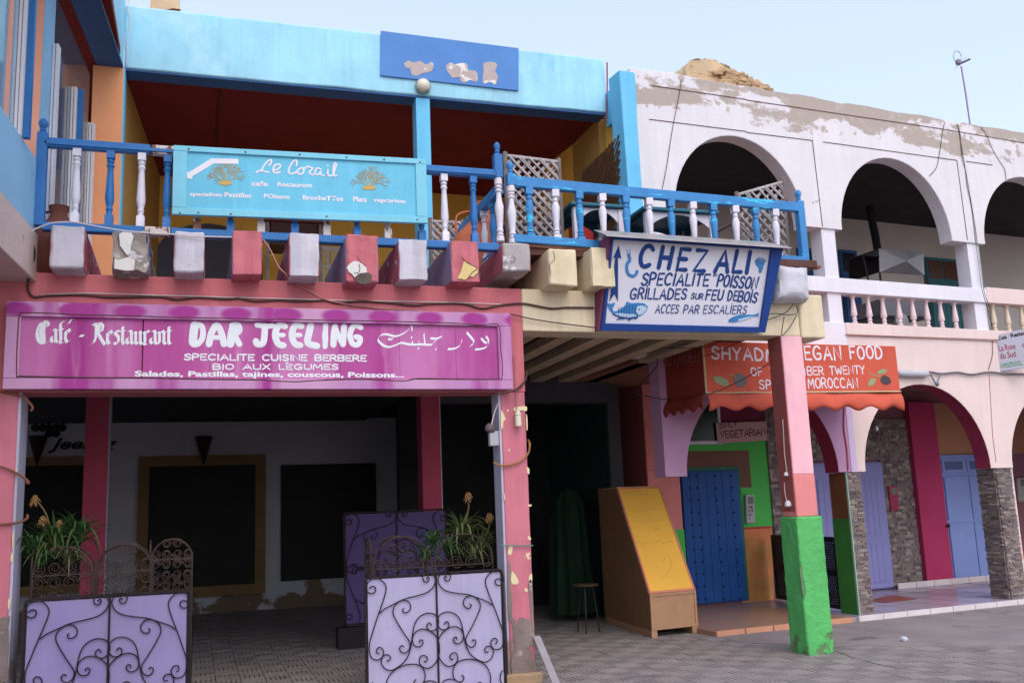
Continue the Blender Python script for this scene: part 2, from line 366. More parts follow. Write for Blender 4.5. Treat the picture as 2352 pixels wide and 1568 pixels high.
# poured concrete yard in front of the arcade, worn and patched
yd = MB(); pts = [ground(*q) for q in ((1905, 1508), (2000, 1525), (2130, 1540), (2230, 1568), (2700, 1660), (2700, 1375), (2352, 1382), (2000, 1437), (1905, 1448))]
yd.prism([p+Vector((0, 0, .004)) for p in ([Vector((6.75, 9.85, 0)), Vector((8.2, 9.0, 0)), Vector((9.6, 8.0, 0)), Vector((22, 7, 0)), Vector((24, 14.2, 0)), Vector((6.2, 11.4, 0)), Vector((6.2, 10.6, 0))])], (0, 0, -.2))
o = struct('concrete_yard', yd, mat('yard_concrete', '#8d8384', .9, .16, 1.3, .8, 45, peel=[('#5f5558', 1.2, .60, .1), ('#93898f', 2.5, .62, .06)]))
# ---------------------------------------------------------------- pink and cream building with the blue terrace
BA = thing('cafe_building', 'pink and cream concrete building with a sky blue roofed terrace over a dark shaded arcade', 'building', (0, 9.4, 0))
YA = 9.4
part('beam', MB().box(-3.5, 3.2, YA, 9.75, 2.84, 3.93), PINKB, BA, bevel=.015, label='pink front beam')
part('beam', MB().box(3.2, 6.55, YA+.002, 9.75, 3.48, 3.93), CREAM, BA, bevel=.015, label='cream front beam')
part('beam_end', MB().box(6.55, 6.87, YA-.02, 9.78, 3.46, 3.97), CREAM, BA, bevel=.02)
# pillars
part('pillar', MB().box(2.93, 3.19, YA, 9.66, -.05, 2.84), PINK, BA, bevel=.012, rough=(.09, .003, 5), label='peeling pink pillar in the middle')
part('pillar_face', MB().box(2.908, 2.93, YA+.012, 9.655, .0, 2.839), LILACW, BA)
part('pillar_foot', MB().box(2.86, 3.24, YA-.05, 9.72, -.05, .09), mat('tan_plinth', '#a98a68', .9, .15, 4, .5), BA, bevel=.02, rough=(.06, .012, 6))
part('pillar', MB().box(-2.1, -1.50, YA, 9.80, -.05, 2.84), PINK, BA, bevel=.012, rough=(.12, .003, 5), label='pink pillar at the left edge')
part('pillar_face', MB().box(-1.50, -1.478, YA+.012, 9.79, .0, 2.839), LILACW, BA)
# green-footed pillar: pink above, salmon band, rough green plaster below
gx0, gx1, gy0, gy1 = 6.29, 6.56, 9.40, 9.68
PKL = mat('pale_pink_plaster', '#eeb0bc', .85, .08, 2, .2, 20, streak=.1)
zsal, zgr = 1.92, 1.46
part('pillar', MB().box(gx0, gx1, gy0, gy1, zsal, 3.48), PKL, BA, bevel=.01, rough=(.1, .004, 4), label='pale pink upper pillar')
part('pillar_side', MB().box(gx0-.008, gx0+.002, gy0+.012, gy1-.01, zsal-.4, 3.477), SALMON_SHADE, BA)  # left face darkened by colour to stand for its shade
part('pillar_band', MB().box(gx0-.002, gx1+.002, gy0-.002, gy1, zgr, zsal), SALMON, BA, bevel=.01, rough=(.1, .004, 4))
part('green_foot', MB().box(gx0-.028, gx1+.03, gy0-.03, gy1+.03, -.04, zgr), GREEN, BA, bevel=.02, rough=(.03, .006, 16))
# joists: alternately white and pink, their tops standing on the beam
JW = mat('white_joist_paint', '#c5c0cc', .85, .08, 3, .4, 30, streak=.4, peel=[('#8f8078', 6, .68, .03), ('#a39a98', 2.5, .62, .12)])
JG = mat('grey_joist_paint', '#aaa2a2', .9, .1, 3, .4, 30, peel=[('#d8d4d8', 3, .55, .02)])
JP = mat('pink_joist_paint', '#c66874', .85, .14, 3, .4, 30, streak=.45, peel=[('#a8505c', 3, .60, .1), ('#d8a0a4', 5, .66, .05)])
JC = mat('cream_joist_paint', '#dccaa6', .85, .1, 3, .3, 30, streak=.25)
PURP = mat('joist_side_lilac', '#8d86a8', .9, .12, 3, .2)
PKS = mat('joist_side_pink', '#b85868', .9, .15, 3, .2)
z1 = Z(0, 700, 3.136); z2 = Z(600, 750, 3.136); z3 = Z(1200, 750, 3.136); z5 = Z(1800, 600, 3.618)
JPL = PA(9.1)
def joist(l, r, t, b, mf, ms, dx=0, back=10.75, broken=False, rr=(.05, .011, 8)):
    a = JPL.hit(*l); c = JPL.hit(*r); x0, x1 = a.x, c.x; zt = JPL.hit(*t).z; zb = JPL.hit(*b).z
    m = MB().hexa([(x0, 9.1, zb), (x1, 9.1, zb), (x1+dx, back, zb), (x0+dx, back, zb), (x0, 9.1, zt), (x1, 9.1, zt), (x1+dx, back, zt-.03), (x0+dx, back, zt-.03)])
    j = part('joist', m, mf, BA, bevel=.018, rough=rr)
    s = MB()
    s.hexa([(x0-.005, 9.125, zb+.012), (x0+.004, 9.125, zb+.012), (x0+.004+dx, back-.02, zb+.012), (x0-.005+dx, back-.02, zb+.012), (x0-.005, 9.125, zt-.02), (x0+.004, 9.125, zt-.02), (x0+.004+dx, back-.02, zt-.05), (x0-.005+dx, back-.02, zt-.05)])
    s.hexa([(x1-.004, 9.125, zb+.012), (x1+.005, 9.125, zb+.012), (x1+.005+dx, back-.02, zb+.012), (x1-.004+dx, back-.02, zb+.012), (x1-.004, 9.125, zt-.02), (x1+.005, 9.125, zt-.02), (x1+.005+dx, back-.02, zt-.05), (x1-.004+dx, back-.02, zt-.05)])
    part('painted_side', s, ms, j); return j, (x0, x1, zb, zt)
def jz(z, x0, x1, yt, yb, *a, **k): return joist(z(x0, (yt+yb)/2), z(x1, (yt+yb)/2), z((x0+x1)/2, yt), z((x0+x1)/2, yb), *a, **k)
jz(z1, 592, 985, 450, 955, JW, PKS)
jz(z1, 1335, 1735, 515, 985, BROKEN, PURP, rr=(.04, .03, 9))
jz(z2, 168, 518, 368, 845, JW, PKS)
jz(z2, 858, 1192, 368, 875, JP, PURP)
jz(z2, 1525, 1868, 392, 895, JW, PKS)
jz(z3, 312, 682, 408, 965, JP, PURP)
jz(z3, 935, 1258, 465, 935, JW, PKS)
jz(z3, 1550, 1865, 485, 960, JP, PURP)
jz(z5, 318, 685, 1125, 1500, JG, PKS)
jz(Z(1800, 200, 1.568), 410, 570, 1150, 1365, JC, JC)
jz(Z(1800, 200, 1.568), 660, 790, 1145, 1370, JC, JC)
# chips and cracks in the joist ends
def chip(pl, pts, conv, m, p, off=.006, nm='chipped_plaster'):
    part(nm, MB().prism(trace(pl, pts, off, 0, conv), pl.n*-.03), m, p)
JPF = PA(9.1)
WCHIP = mat('bare_white_filler', '#d8d4d0', .9, .06, 6, .4); DCHIP = mat('dark_rubble', '#5f5450', .95, .25, 14, .9); YCHIP = mat('bare_yellow_plaster', '#d9be7c', .9, .06, 6, .2)
chip(JPF, [(315, 790), (350, 750), (400, 715), (440, 720), (500, 750), (545, 790), (555, 850), (470, 860), (450, 905), (410, 910), (370, 865), (335, 840)], z3, WCHIP, BA, .012)
chip(JPF, [(405, 915), (450, 870), (470, 862), (560, 850), (610, 880), (605, 960), (560, 985), (470, 985), (430, 960)], z3, DCHIP, BA, .014)
chip(JPF, [(1690, 725), (1710, 715), (1780, 770), (1850, 800), (1855, 850), (1800, 905), (1770, 895), (1700, 940), (1665, 925), (1620, 925), (1635, 880), (1655, 850)], z3, YCHIP, BA, .012)
chip(JPF, [(1400, 560), (1440, 530), (1540, 540), (1570, 580), (1540, 700), (1525, 790), (1490, 800), (1440, 730), (1410, 690)], z1, WCHIP, BA, .03)
chip(JPF, [(1345, 850), (1400, 860), (1500, 830), (1590, 860), (1570, 980), (1470, 985), (1345, 960)], z1, WCHIP, BA, .028)
cr = MB()
for z_, L in ((z3, [(1665, 655), (1695, 705), (1760, 750), (1850, 800), (1790, 850), (1740, 920)]), (z3, [(440, 660), (470, 715), (545, 775)]), (z3, [(455, 750), (470, 800), (455, 850), (400, 860)]), (z1, [(1385, 580), (1410, 690), (1500, 800)]), (z5, [(330, 1400), (390, 1370), (450, 1385), (480, 1340), (440, 1290)]), (Z(1800, 200, 1.568), [(430, 1160), (440, 1210), (410, 1240), (415, 1300)])):
    cr.tube(trace(JPF, L, .016, 3, z_), .003, 4)
part('crack', cr, mat('crack_dark', '#2c2226', .95), BA)
PF94 = PA(9.4); BARE = mat('bare_pillar_render', '#84746f', .95, .15, 6, .7, 25, peel=[('#a89890', 5, .62, .05)]); CHP = mat('cream_underpaint', '#dccb9e', .9, .06, 8, .3)
zP = Z(1550, 1450, 2.613); zQ = Z(1000, 1700, 1.823); zL = Z(0, 1700, 1.823)
def flk(L, cv, m, off=.006, nm='flaked_patch'):
    pts = [PF94.hit(*cv(*q), off) for q in L]; c = sum(pts, Vector())/len(pts); pts = smooth_pts(pts, 3, True)
    pts = [p+(p-c)*.10*noise.noise(p*45) for p in pts]; part(nm, MB().prism(pts, (0, .014, 0)), m, BA)
for L in ([(985, 208), (1040, 192), (1108, 190), (1108, 238), (1060, 228), (1000, 245)], [(858, 238), (880, 255), (905, 322), (885, 330), (876, 398), (860, 402)], [(915, 222), (938, 225), (925, 245)], [(1106, 270), (1117, 300), (1120, 420), (1110, 400)], [(1112, 790), (1135, 800), (1136, 850), (1118, 842)], [(930, 610), (946, 608), (940, 640)], [(890, 1040), (896, 1060), (900, 1110), (892, 1100)], [(1120, 1155), (1156, 1150), (1156, 1168), (1130, 1170)]): flk(L, zP, CHP)
for L in ([(1655, 640), (1682, 632), (1672, 690), (1650, 682)], [(1675, 808), (1700, 828), (1724, 882), (1676, 890)], [(1790, 560), (1806, 575), (1806, 590), (1785, 585)], [(1795, 840), (1812, 820), (1815, 870), (1795, 880)], [(1765, 920), (1785, 925), (1780, 945), (1765, 940)], [(1735, 1165), (1780, 1160), (1775, 1178), (1740, 1180)]): flk(L, zQ, CHP)
flk([(1648, 730), (1662, 745), (1672, 800), (1668, 900), (1680, 1000), (1676, 1120), (1655, 1130), (1648, 900)], zQ, BARE, nm='bare_edge'); flk([(1790, 900), (1815, 880), (1822, 1100), (1826, 1300), (1800, 1280), (1806, 1100)], zQ, BARE, nm='bare_edge')
flk([(1672, 1120), (1700, 1140), (1712, 1180), (1724, 1130), (1765, 1120), (1800, 1150), (1812, 1300), (1775, 1330), (1760, 1400), (1815, 1420), (1828, 1500), (1826, 1540), (1690, 1545), (1676, 1400), (1700, 1330), (1688, 1240)], zQ, BARE, .008, 'bare_foot')
flk([(0, 1125), (30, 1112), (62, 1120), (55, 1180), (60, 1300), (52, 1420), (56, 1540), (0, 1545), (-60, 1540), (-60, 1120)], zL, BARE, .008, 'bare_foot')
for L in ([(75, 690), (88, 685), (84, 740), (72, 735)], [(106, 110), (116, 105), (116, 150), (108, 145)], [(55, 1000), (72, 990), (68, 1050), (54, 1060)], [(84, 560), (92, 540), (92, 640), (86, 650)]): flk(L, zL, CHP)
z46 = Z(2800, 1700, 1.823); part('dirt_smear', MB().prism(smooth_pts([PA(9.36).hit(*z46(*q)) for q in ((362, 780), (378, 765), (388, 850), (402, 900), (405, 958), (388, 972), (374, 900), (368, 840))], 3, True), (0, .012, 0)), mat('dirt_green', '#5c8256', .9, .2, 20, .6), BA)
# right end: bulging whitewashed stub on the cream beam
z6 = Z(2250, 850, 2.767)
c_ = PA(9.2).hit(*z6(2010, 590)); stub = MB().lathe((c_.x, 9.14, c_.z), [(.03, 0), (.12, .01), (.185, .05), (.205, .14), (.21, .35), (.21, .75)], 20, (0, 1, 0), sq=(1, 2, 3, 4, 5))
part('beam_stub', stub, mat('whitewash', '#c2bfca', .85, .06, 3, .5, 20, peel=[('#8f8a90', 5, .68, .05)]), BA, rough=(.05, .035, 3.5))
# terrace floor and the wooden deck of the right-hand balcony
part('terrace_floor', MB().box(-3.4, 6.5, 9.75, 16, 3.62, 3.9), mat('terrace_floor_cement', '#cdbaa8', .9), BA)
part('deck', MB().box(3.1, 6.8, 9.32, 12.2, 4.28, 4.36), mat('deck_planks', '#5c3a30', .8, .2, 6, .3), BA)
part('deck_edge', MB().hexa([(3.06, 9.27, 4.355), (6.98, 9.49, 4.325), (6.98, 9.6, 4.325), (3.06, 9.4, 4.355), (3.06, 9.27, 4.385), (6.98, 9.49, 4.355), (6.98, 9.6, 4.355), (3.06, 9.4, 4.385)]), mat('edge_board', '#8d5a48', .8, .15, 5, .2), BA)
part('deck_post', MB().box(4.6, 4.75, 9.5, 9.62, 3.93, 4.28), CREAM2, BA)
# upper storey: parapet beam, column, side return
part('parapet', MB().hexa([(-.93, 12, 7.165), (5.49, 12, 7.165), (5.49, 12.3, 7.165), (-.93, 12.3, 7.165), (-.93, 12, 7.99), (5.49, 12, 7.99), (5.49, 12.3, 7.99), (-.93, 12.3, 7.99)]), CYAN, BA, bevel=.02, rough=(.22, .012, 1.6))
part('soffit', MB().box(-.9, 5.47, 12.015, 12.29, 7.14, 7.166), SOFFIT_SHADE, BA)  # thin strip, underside shade given as darker blue
part('column', MB().box(2.715, 2.905, 12.02, 12.26, 3.9, 7.15), CYAND, BA, bevel=.006)
part('ceiling', MB().box(-3.4, 5.6, 12.3, 16.1, 7.2, 7.3), MAROON, BA)
part('ceiling', MB().box(-3.4, -.95, 6, 12.3, 7.2, 7.3), MAROON, BA)
part('ceiling_beam', MB().box(.2, .22, 12.4, 16, 7.17, 7.2), mat('dark_conduit', '#54201c', .8), BA)
P12 = PA(11.975)
tr = MB(); tr.prism(trace(P12, [(875, 71), (1191, 111), (1191, 208), (874, 173)], .002), (0, .03, 0))
part('painted_panel', tr, RBLUE, BA)
zz = Z(900, 0, 1.568); flake = MB(); TAN = mat('flaked_render', '#b9a8a4', .9, .08, 5, .3, peel=[('#e3dcd6', 4, .55, .02)])
for L in ([(965, 375), (990, 357), (1020, 368), (1060, 360), (1095, 380), (1125, 365), (1137, 385), (1130, 415), (1100, 428), (1070, 432), (1040, 447), (1010, 438), (1000, 405), (975, 400)],
          [(1212, 385), (1240, 368), (1262, 380), (1300, 372), (1335, 378), (1345, 412), (1385, 418), (1398, 445), (1390, 482), (1350, 470), (1325, 488), (1300, 478), (1290, 455), (1250, 458), (1235, 440), (1215, 415)],
          [(1430, 372), (1470, 363), (1512, 378), (1500, 420), (1517, 450), (1500, 497), (1470, 482), (1430, 492), (1428, 450), (1432, 410)]):
    flake.prism(trace(P12, L, .006, 3, zz), (0, .004, 0))
part('flaked_patch', flake, TAN, BA)
# interior of the terrace
part('back_wall', MB().box(-3.4, 5.6, 16, 16.25, 3.9, 7.2), YELLOW, BA)
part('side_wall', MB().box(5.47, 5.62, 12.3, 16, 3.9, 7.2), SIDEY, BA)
sw = Vector((math.sin(R(4.5)), math.cos(R(4.5)), 0))
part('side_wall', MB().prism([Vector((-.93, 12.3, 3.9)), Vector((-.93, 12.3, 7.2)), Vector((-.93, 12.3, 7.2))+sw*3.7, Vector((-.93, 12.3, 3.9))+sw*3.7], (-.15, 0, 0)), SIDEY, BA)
# grey arched door in the back wall
P16 = PA(16)
def door_arch(x0, x1, zb, zs, zt):
    c = (x0+x1)/2; r = (x1-x0)/2
    return [Vector((x0, 16, zb)), Vector((x1, 16, zb)), Vector((x1, 16, zs))]+[Vector((c+r*math.cos(math.pi*k/16), 16, zs+(zt-zs)*math.sin(math.pi*k/16))) for k in range(1, 16)]+[Vector((x0, 16, zs))]
GDR = mat('dark_grey_door_paint', '#4a4c5c', .6, .1, 3, .15)
d0 = part('door', MB().prism([p+Vector((0, -.06, 0)) for p in door_arch(-.72, .97, 3.9, 5.75, 6.42)], (0, .055, 0)), GDR, BA)
mm = MB()
for a, b, c, d in ((-.66, .08, 4.0, 5.42), (.18, .92, 4.0, 5.42), (-.66, .08, 5.5, 5.6), (.18, .92, 5.5, 5.6)): mm.box(a, b, 15.915, 15.94, c, d)
part('door_panel', mm, GDR, d0)
# cream shutter with a white frame
sh = part('window', MB().box(1.72, 2.42, 15.9, 16.0, 5.44, 6.12), WHITE2, BA, bevel=.01)
CRS = mat('cream_shutter_paint', '#e0c684', .6, .05)
for a, b, c, d in ((1.76, 2.02, 5.52, 5.74), (1.76, 2.02, 5.80, 6.05), (2.06, 2.30, 5.52, 5.74), (2.06, 2.30, 5.80, 6.05)): part('shutter_panel', MB().box(a, b, 15.86, 15.9, c, d), CRS, sh, bevel=.015)
# arcade interior behind the pink beam
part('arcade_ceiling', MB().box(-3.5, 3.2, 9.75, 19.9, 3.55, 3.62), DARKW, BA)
part('back_wall', MB().box(-6, 5.6, 19.5, 19.8, -.05, 4.2), GREYW, BA)
part('side_wall', MB().box(-4.2, -4.0, 9.8, 19.5, -.05, 4.2), GREYW, BA)
P195 = PA(19.5)
part('lintel', MB().prism(trace(P195, [(40, 850), (643, 850), (643, 939), (40, 943)], .05), (0, .04, 0)), BLACK, BA)
def opening(px, frame=0, label=None):
    A = [P195.hit(*q) for q in px]; x0, x1 = A[0].x, A[1].x; zt, zb = A[0].z, A[2].z
    w = part('window', MB().box(x0, x1, 19.42, 19.49, zb, zt), VOID, BA)
    sl = MB(); k = int((zt-zb)/.11)
    for i in range(k): sl.box(x0+.02, x1-.02, 19.40, 19.42, zb+.02+i*(zt-zb-.04)/k, zb+.02+(i+.86)*(zt-zb-.04)/k)
    q = part('shutter_slats', sl, VOID, w); 
    if frame:
        f = MB(); f.box(x0-frame, x1+frame, 19.38, 19.48, zt, zt+frame).box(x0-frame, x1+frame, 19.38, 19.48, zb-frame, zb).box(x0-frame, x0, 19.38, 19.48, zb, zt).box(x1, x1+frame, 19.38, 19.48, zb, zt); part('frame', f, OLIVEFR, w)
    return w
opening([(344, 1072), (586, 1072), (586, 1338)], .19)
opening([(645, 1068), (861, 1068), (861, 1321)])
opening([(0, 1072), (193, 1072), (193, 1338)], .16)
opening([(1014, 930), (1200, 930), (1200, 1015)])
opening([(1010, 1052), (1200, 1052), (1200, 1400)])
for a, b in ((-1.35, -1.07), (2.97, 3.24)):
    q = part('inner_pillar', MB().box(a, b, 13.3, 13.6, -.05, 3.6), DPINK, BA, bevel=.01)
    part('pillar_face', MB().box(b, b+.012, 13.31, 13.59, 0, 3.59), LILACW, q)
# painted wall lamps (dark cones), dots and the name in black script on the back wall
z8 = Z(0, 1450, 2.614)
dots = MB()
for yy, xs in ((272, (350, 412, 480, 550)), (328, (300, 350, 420, 482, 555, 610)), (400, (345, 415, 482, 550, 610)), (455, (480, 550))):
    for x in xs: c = P195.hit(*z8(x, yy), .02); dots.prism([c+Vector((.075*math.cos(k*.785), 0, .075*math.sin(k*.785))) for k in range(8)], (0, .015, 0))
part('painted_dots', dots, BLACK, BA)
fonttext('Jeeling', P195, (470, 610), (1150, 600), 110, BLACK, BA, 'lettering', .03, z8, .02, .35)
# passage right of the middle pillar: ceiling of joists running back, side wall, dark green door
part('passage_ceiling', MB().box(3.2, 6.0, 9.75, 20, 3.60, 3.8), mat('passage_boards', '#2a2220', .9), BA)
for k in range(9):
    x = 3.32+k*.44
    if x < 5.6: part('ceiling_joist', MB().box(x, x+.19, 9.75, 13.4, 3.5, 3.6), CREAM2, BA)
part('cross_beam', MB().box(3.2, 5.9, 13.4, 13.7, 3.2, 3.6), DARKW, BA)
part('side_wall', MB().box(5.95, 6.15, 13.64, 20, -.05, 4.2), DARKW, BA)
DG = mat('dark_green_cloth', '#0f3a34', .8, .2, 3, .3)
pw = PX(5.94)
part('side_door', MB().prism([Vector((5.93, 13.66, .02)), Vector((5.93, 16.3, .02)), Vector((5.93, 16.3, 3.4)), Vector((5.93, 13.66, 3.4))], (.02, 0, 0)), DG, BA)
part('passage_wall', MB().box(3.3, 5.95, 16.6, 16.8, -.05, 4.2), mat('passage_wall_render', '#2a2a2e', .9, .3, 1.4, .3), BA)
# ---------------------------------------------------------------- glazed wing at the left edge
BW = thing('corner_wing', 'sky blue glazed upper wing projecting over the street at the left edge', 'building', (-1.5, 9, 4))
WP = Pl((-1.42, 9.3, 0), sw); dW = sw; nW = Vector((math.cos(R(4.5)), -math.sin(R(4.5)), 0))
if WP.n.dot(nW) < 0: WP.n = -WP.n
zW = Z(0, 0, 2.24)
def wbox(t0, t1, z0, z1, o0, o1):
    P = lambda t, z, o: Vector((-1.42, 9.3, 0))+dW*t+nW*o+Vector((0, 0, z))
    return MB().hexa([P(t0, z0, o1), P(t1, z0, o1), P(t1, z0, o0), P(t0, z0, o0), P(t0, z1, o1), P(t1, z1, o1), P(t1, z1, o0), P(t0, z1, o0)])
part('low_wall', wbox(-4, .0, 4.28, 4.95, -.16, 0), PALEB, BW, bevel=.01)
part('slab', wbox(-4, .1, 3.84, 4.28, -2.2, .01), mat('slab_plaster', '#c8b2aa', .9, .1, 2, .3, 25, peel=[('#8d8078', 2.4, .62, .05)]), BW, bevel=.01)
WP4 = WP.shift(-.06)
ta = (WP4.hit(99, 120)-Vector((-1.42, 9.3, 0))).dot(dW); tb_ = (WP4.hit(124, 120)-Vector((-1.42, 9.3, 0))).dot(dW)
part('pillar', wbox(ta, tb_, 4.3, 7.2, -.36, -.06), PALEB, BW)
part('pillar_face', wbox(ta-.015, ta-.001, 4.3, 7.2, -.355, -.065), PEACHO, BW)
part('corner_column', MB().box(-1.27, -.925, 12.0, 12.25, 3.9, 7.16), ORANGE, BW)
part('column_face', MB().box(-.925, -.905, 12.0, 12.25, 3.9, 7.16), CYAND, BW)
def wp2(t0, t1, z0, z1, x0, x1, m, nm, **k):
    O = Vector((-.93, 12.0, 0)); P = lambda t, z, o: O+dW*t+nW*o+Vector((0, 0, z))
    return part(nm, MB().hexa([P(t0, z0, x1), P(t1, z0, x1), P(t1, z0, x0), P(t0, z0, x0), P(t0, z1, x1), P(t1, z1, x1), P(t1, z1, x0), P(t0, z1, x0)]), m, BW, **k)
wp2(-7, 0, 7.19, 8.6, -.3, 0, CYAN, 'roof_beam'); wp2(-7, 0, 7.165, 7.188, -.3, -.002, SOFFIT_SHADE, 'soffit')
part('far_column', MB().box(-1.72, -1.52, 13.6, 13.8, 3.9, 7.2), ORANGE, BW); part('far_column_face', MB().box(-1.52, -1.50, 13.6, 13.8, 3.9, 7.2), CREAM, BW)
ALU = mat('white_window_profile', '#dcd8de', .4, .03, 4, .05)
def alu(t, z0, z1, w=.19, blue=False):
    m = MB(); O = Vector((-1.42, 9.3, 0))
    # fluted profile facing the viewer
    for k in range(4):
        a = -w/2+k*w/4
        P = lambda s, z, o: O+dW*(t+o)+nW*(s-.06)+Vector((0, 0, z))
        m.hexa([P(a+.004, z0, -.05-(k % 2)*.006), P(a+w/4-.004, z0, -.05-(k % 2)*.006), P(a+w/4-.004, z0, .05), P(a+.004, z0, .05), P(a+.004, z1, -.05-(k % 2)*.006), P(a+w/4-.004, z1, -.05-(k % 2)*.006), P(a+w/4-.004, z1, .05), P(a+.004, z1, .05)])
    q = part('window_post', m, ALU, BW)
    if blue:
        b = MB(); P = lambda s, z, o: O+dW*(t+o)+nW*(s-.06)+Vector((0, 0, z))
        b.hexa([P(w/2, z0, .0), P(w/2+.05, z0, .0), P(w/2+.05, z0, .06), P(w/2, z0, .06), P(w/2, z1, .0), P(w/2+.05, z1, .0), P(w/2+.05, z1, .06), P(w/2, z1, .06)])
        part('blue_edge', b, WOODB, q)
    return q
def tpos(x, y):
    P = WP.hit(*zW(x, y)); return (P-Vector((-1.42, 9.3, 0))).dot(dW), P.z
for (x, y, bl) in ((505, 390, False), (655, 748, True), (800, 1045, False)):
    t, z = tpos(x, y); alu(t, 3.95, z, .125, bl)
t3, zz3 = tpos(800, 1045); t1, _ = tpos(505, 390)
part('glass_pane', wbox(t1+.1, t3-.1, 3.95, 6.95, -.07, -.06), GLASS, BW)
tn = (WP.hit(58, 160)-Vector((-1.42, 9.3, 0))).dot(dW); alu(tn, 4.95, 7.2, .13, True)
part('glass_pane', wbox(-3.2, tn-.07, 4.96, 7.19, -.07, -.06), glassy('near_glass', '#8fb4cc', .75), BW)
part('window_sash', wbox(tn-.34, tn-.24, 4.96, 7.19, -.085, -.05), PEACHO, BW)
# ---------------------------------------------------------------- white and peach arcade building
DBF = 10.7; PF = PB(DBF); TH = .25
BB = thing('arcade_building', 'white and peach two storey arcade building with round arches and peeling parapet', 'building', tuple(PF.at(9, 0)))
def S(x, y, D=DBF): P = PB(D).hit(x, y); return P.dot(dB), P.z
def bpoint(s, z, D=DBF): return dB*s+nB*D+Vector((0, 0, z))
def plate(pts, D=DBF, th=TH): return MB().prism([bpoint(a, b, D) for a, b in pts], nB*th)
def bbox(s0, s1, z0, z1, D0, D1):
    P = lambda s, z, D: bpoint(s, z, D)
    return MB().hexa([P(s0, z0, D0), P(s1, z0, D0), P(s1, z0, D1), P(s0, z0, D1), P(s0, z1, D0), P(s1, z1, D0), P(s1, z1, D1), P(s0, z1, D1)])
def arch(s0, s1, zs, za, n=28, rev=False):
    c, r = (s0+s1)/2, (s1-s0)/2
    L = [(c-r*math.cos(math.pi*k/n), zs+(za-zs)*math.sin(math.pi*k/n)) for k in range(n+1)]
    return L[::-1] if rev else L
us = [S(1850, 527)[0], S(1934, 523)[0], S(2188, 556)[0], S(2262, 552)[0]]
ztop = S(1900, 229)[1]; zsp = S(1900, 524)[1]; zap = S(2060, 366)[1]
pitch = us[3]-us[1]; s_l = S(1462, 400)[0]; a1l = us[0]-(us[2]-us[1])
top = []; s = 19.5
while s > s_l: top.append((s, ztop+.035*noise.noise(Vector((s*1.7, 0, 3)))+.02*noise.noise(Vector((s*6, 0, 3))))); s -= .16
top.append((s_l, ztop-.02))
poly = [(s_l, 4.3), (a1l, 4.3)]+arch(a1l, us[0], zsp, zap)+[(us[0], zsp), (us[1], zsp)]+arch(us[1], us[2], zsp, zap)+[(us[3], zsp)]+arch(us[3], us[3]+us[2]-us[1], zsp, zap)+[(us[3]+pitch, zsp)]+arch(us[3]+pitch, us[3]+pitch+us[2]-us[1], zsp, zap)+[(19.5, zsp)]+top
part('upper_arcade_wall', plate(poly), WHITEP, BB, bevel=.012)
# scored lines of the plaster bands
gr = MB()
def bline(pts, w=.006, D=DBF, off=.004): 
    for a, b in zip(pts[:-1], pts[1:]): gr.tube([PB(D).hit(*a, off), PB(D).hit(*b, off)], w, 4)
zB = Z(2800, 100, 1.3067)
z7 = Z(1800, 200, 1.568)
bline([z7(1010, 190), z7(1568, 272)]); bline([z7(995, 388), z7(1568, 460)])
bline([zB(0, 360), zB(540, 440), zB(950, 500), zB(1359, 570)]); bline([zB(0, 518), zB(322, 558), zB(372, 980)]); bline([zB(375, 565), zB(1030, 655), zB(1082, 1045)]); bline([zB(1075, 660), zB(1205, 678)])
part('scored_line', gr, mat('scored_line_shadow', '#6a4a4a', .95, .1), BB)
part('roof_slab', bbox(s_l+.32, 19.5, ztop-.75, ztop-.55, DBF+TH, 14.6), mat('sooty_slab', '#333034', .95, .2), BB)
part('upper_back_wall', bbox(s_l+.3, 20, 4.1, ztop-.55, 13.6, 13.8), mat('upper_wall_plaster', '#cfc6c2', .9, .06, 1.2, .2), BB)
part('wall_return', bbox(s_l+.12, s_l+.3, 4.0, ztop-.3, DBF+TH, 13.8), YELLOW, BB)
# blue pilaster between the two buildings
part('pilaster', MB().prism([PB(DBF-.06).hit(*q) for q in ((1422, 161), (1456, 166), (1483, 545), (1452, 545))], nB*.3), CYAND, BB, bevel=.01)
P1, P2 = PB(DBF-.06).hit(1422, 161), PB(DBF-.06).hit(1424, 262)
part('pilaster_return', MB().box(5.47, 5.60, P1.y+.03, 12.0, 6.95, P1.z-.01), CYAND, BB)
# upper pillars, rail, balusters
def upill(sa, sb, z0, z1, m=WHITE2, d0=.03, d1=.28): return part('upper_pillar', bbox(sa, sb, z0, z1, DBF+d0, DBF+d1), m, BB, bevel=.008)
pc = [S(1889, 523)[0], S(1920, 523)[0]]; zr1, zr0 = S(1925, 638)[1], S(1925, 672)[1]; zf = S(1932, 741)[1]
for k in (-1, 0, 1, 2): upill(pc[0]+k*pitch, pc[1]+k*pitch, zf-.02, zsp+.01)
sR = pc[0]+pitch+.26
part('balustrade_rail', bbox(s_l, pc[1]+pitch, zr0, zr1, DBF-.01, DBF+.2), WHITE2, BB, bevel=.01)
part('balustrade_rail', bbox(pc[1]+pitch+.002, 19.5, zr0, zr1+.03, DBF-.012, DBF+.2), PEACH, BB, bevel=.01)
hb = zr0-zf
prof = [(.075, 0), (.075, .03), (.055, .05), (.07, .1), (.045, .13), (.04, .15), (.062, .2), (.045, .24), (.04, .26), (.078, .34), (.07, .45), (.055, .65), (.042, .84), (.042, .88), (.062, .91), (.07, .95), (.07, 1)]
PKW = mat('pinkish_white_baluster', '#e2c8cc', .8, .06, 6, .2); CRB = mat('cream_baluster', '#dcc6ae', .8, .06, 6, .2)
bal = None
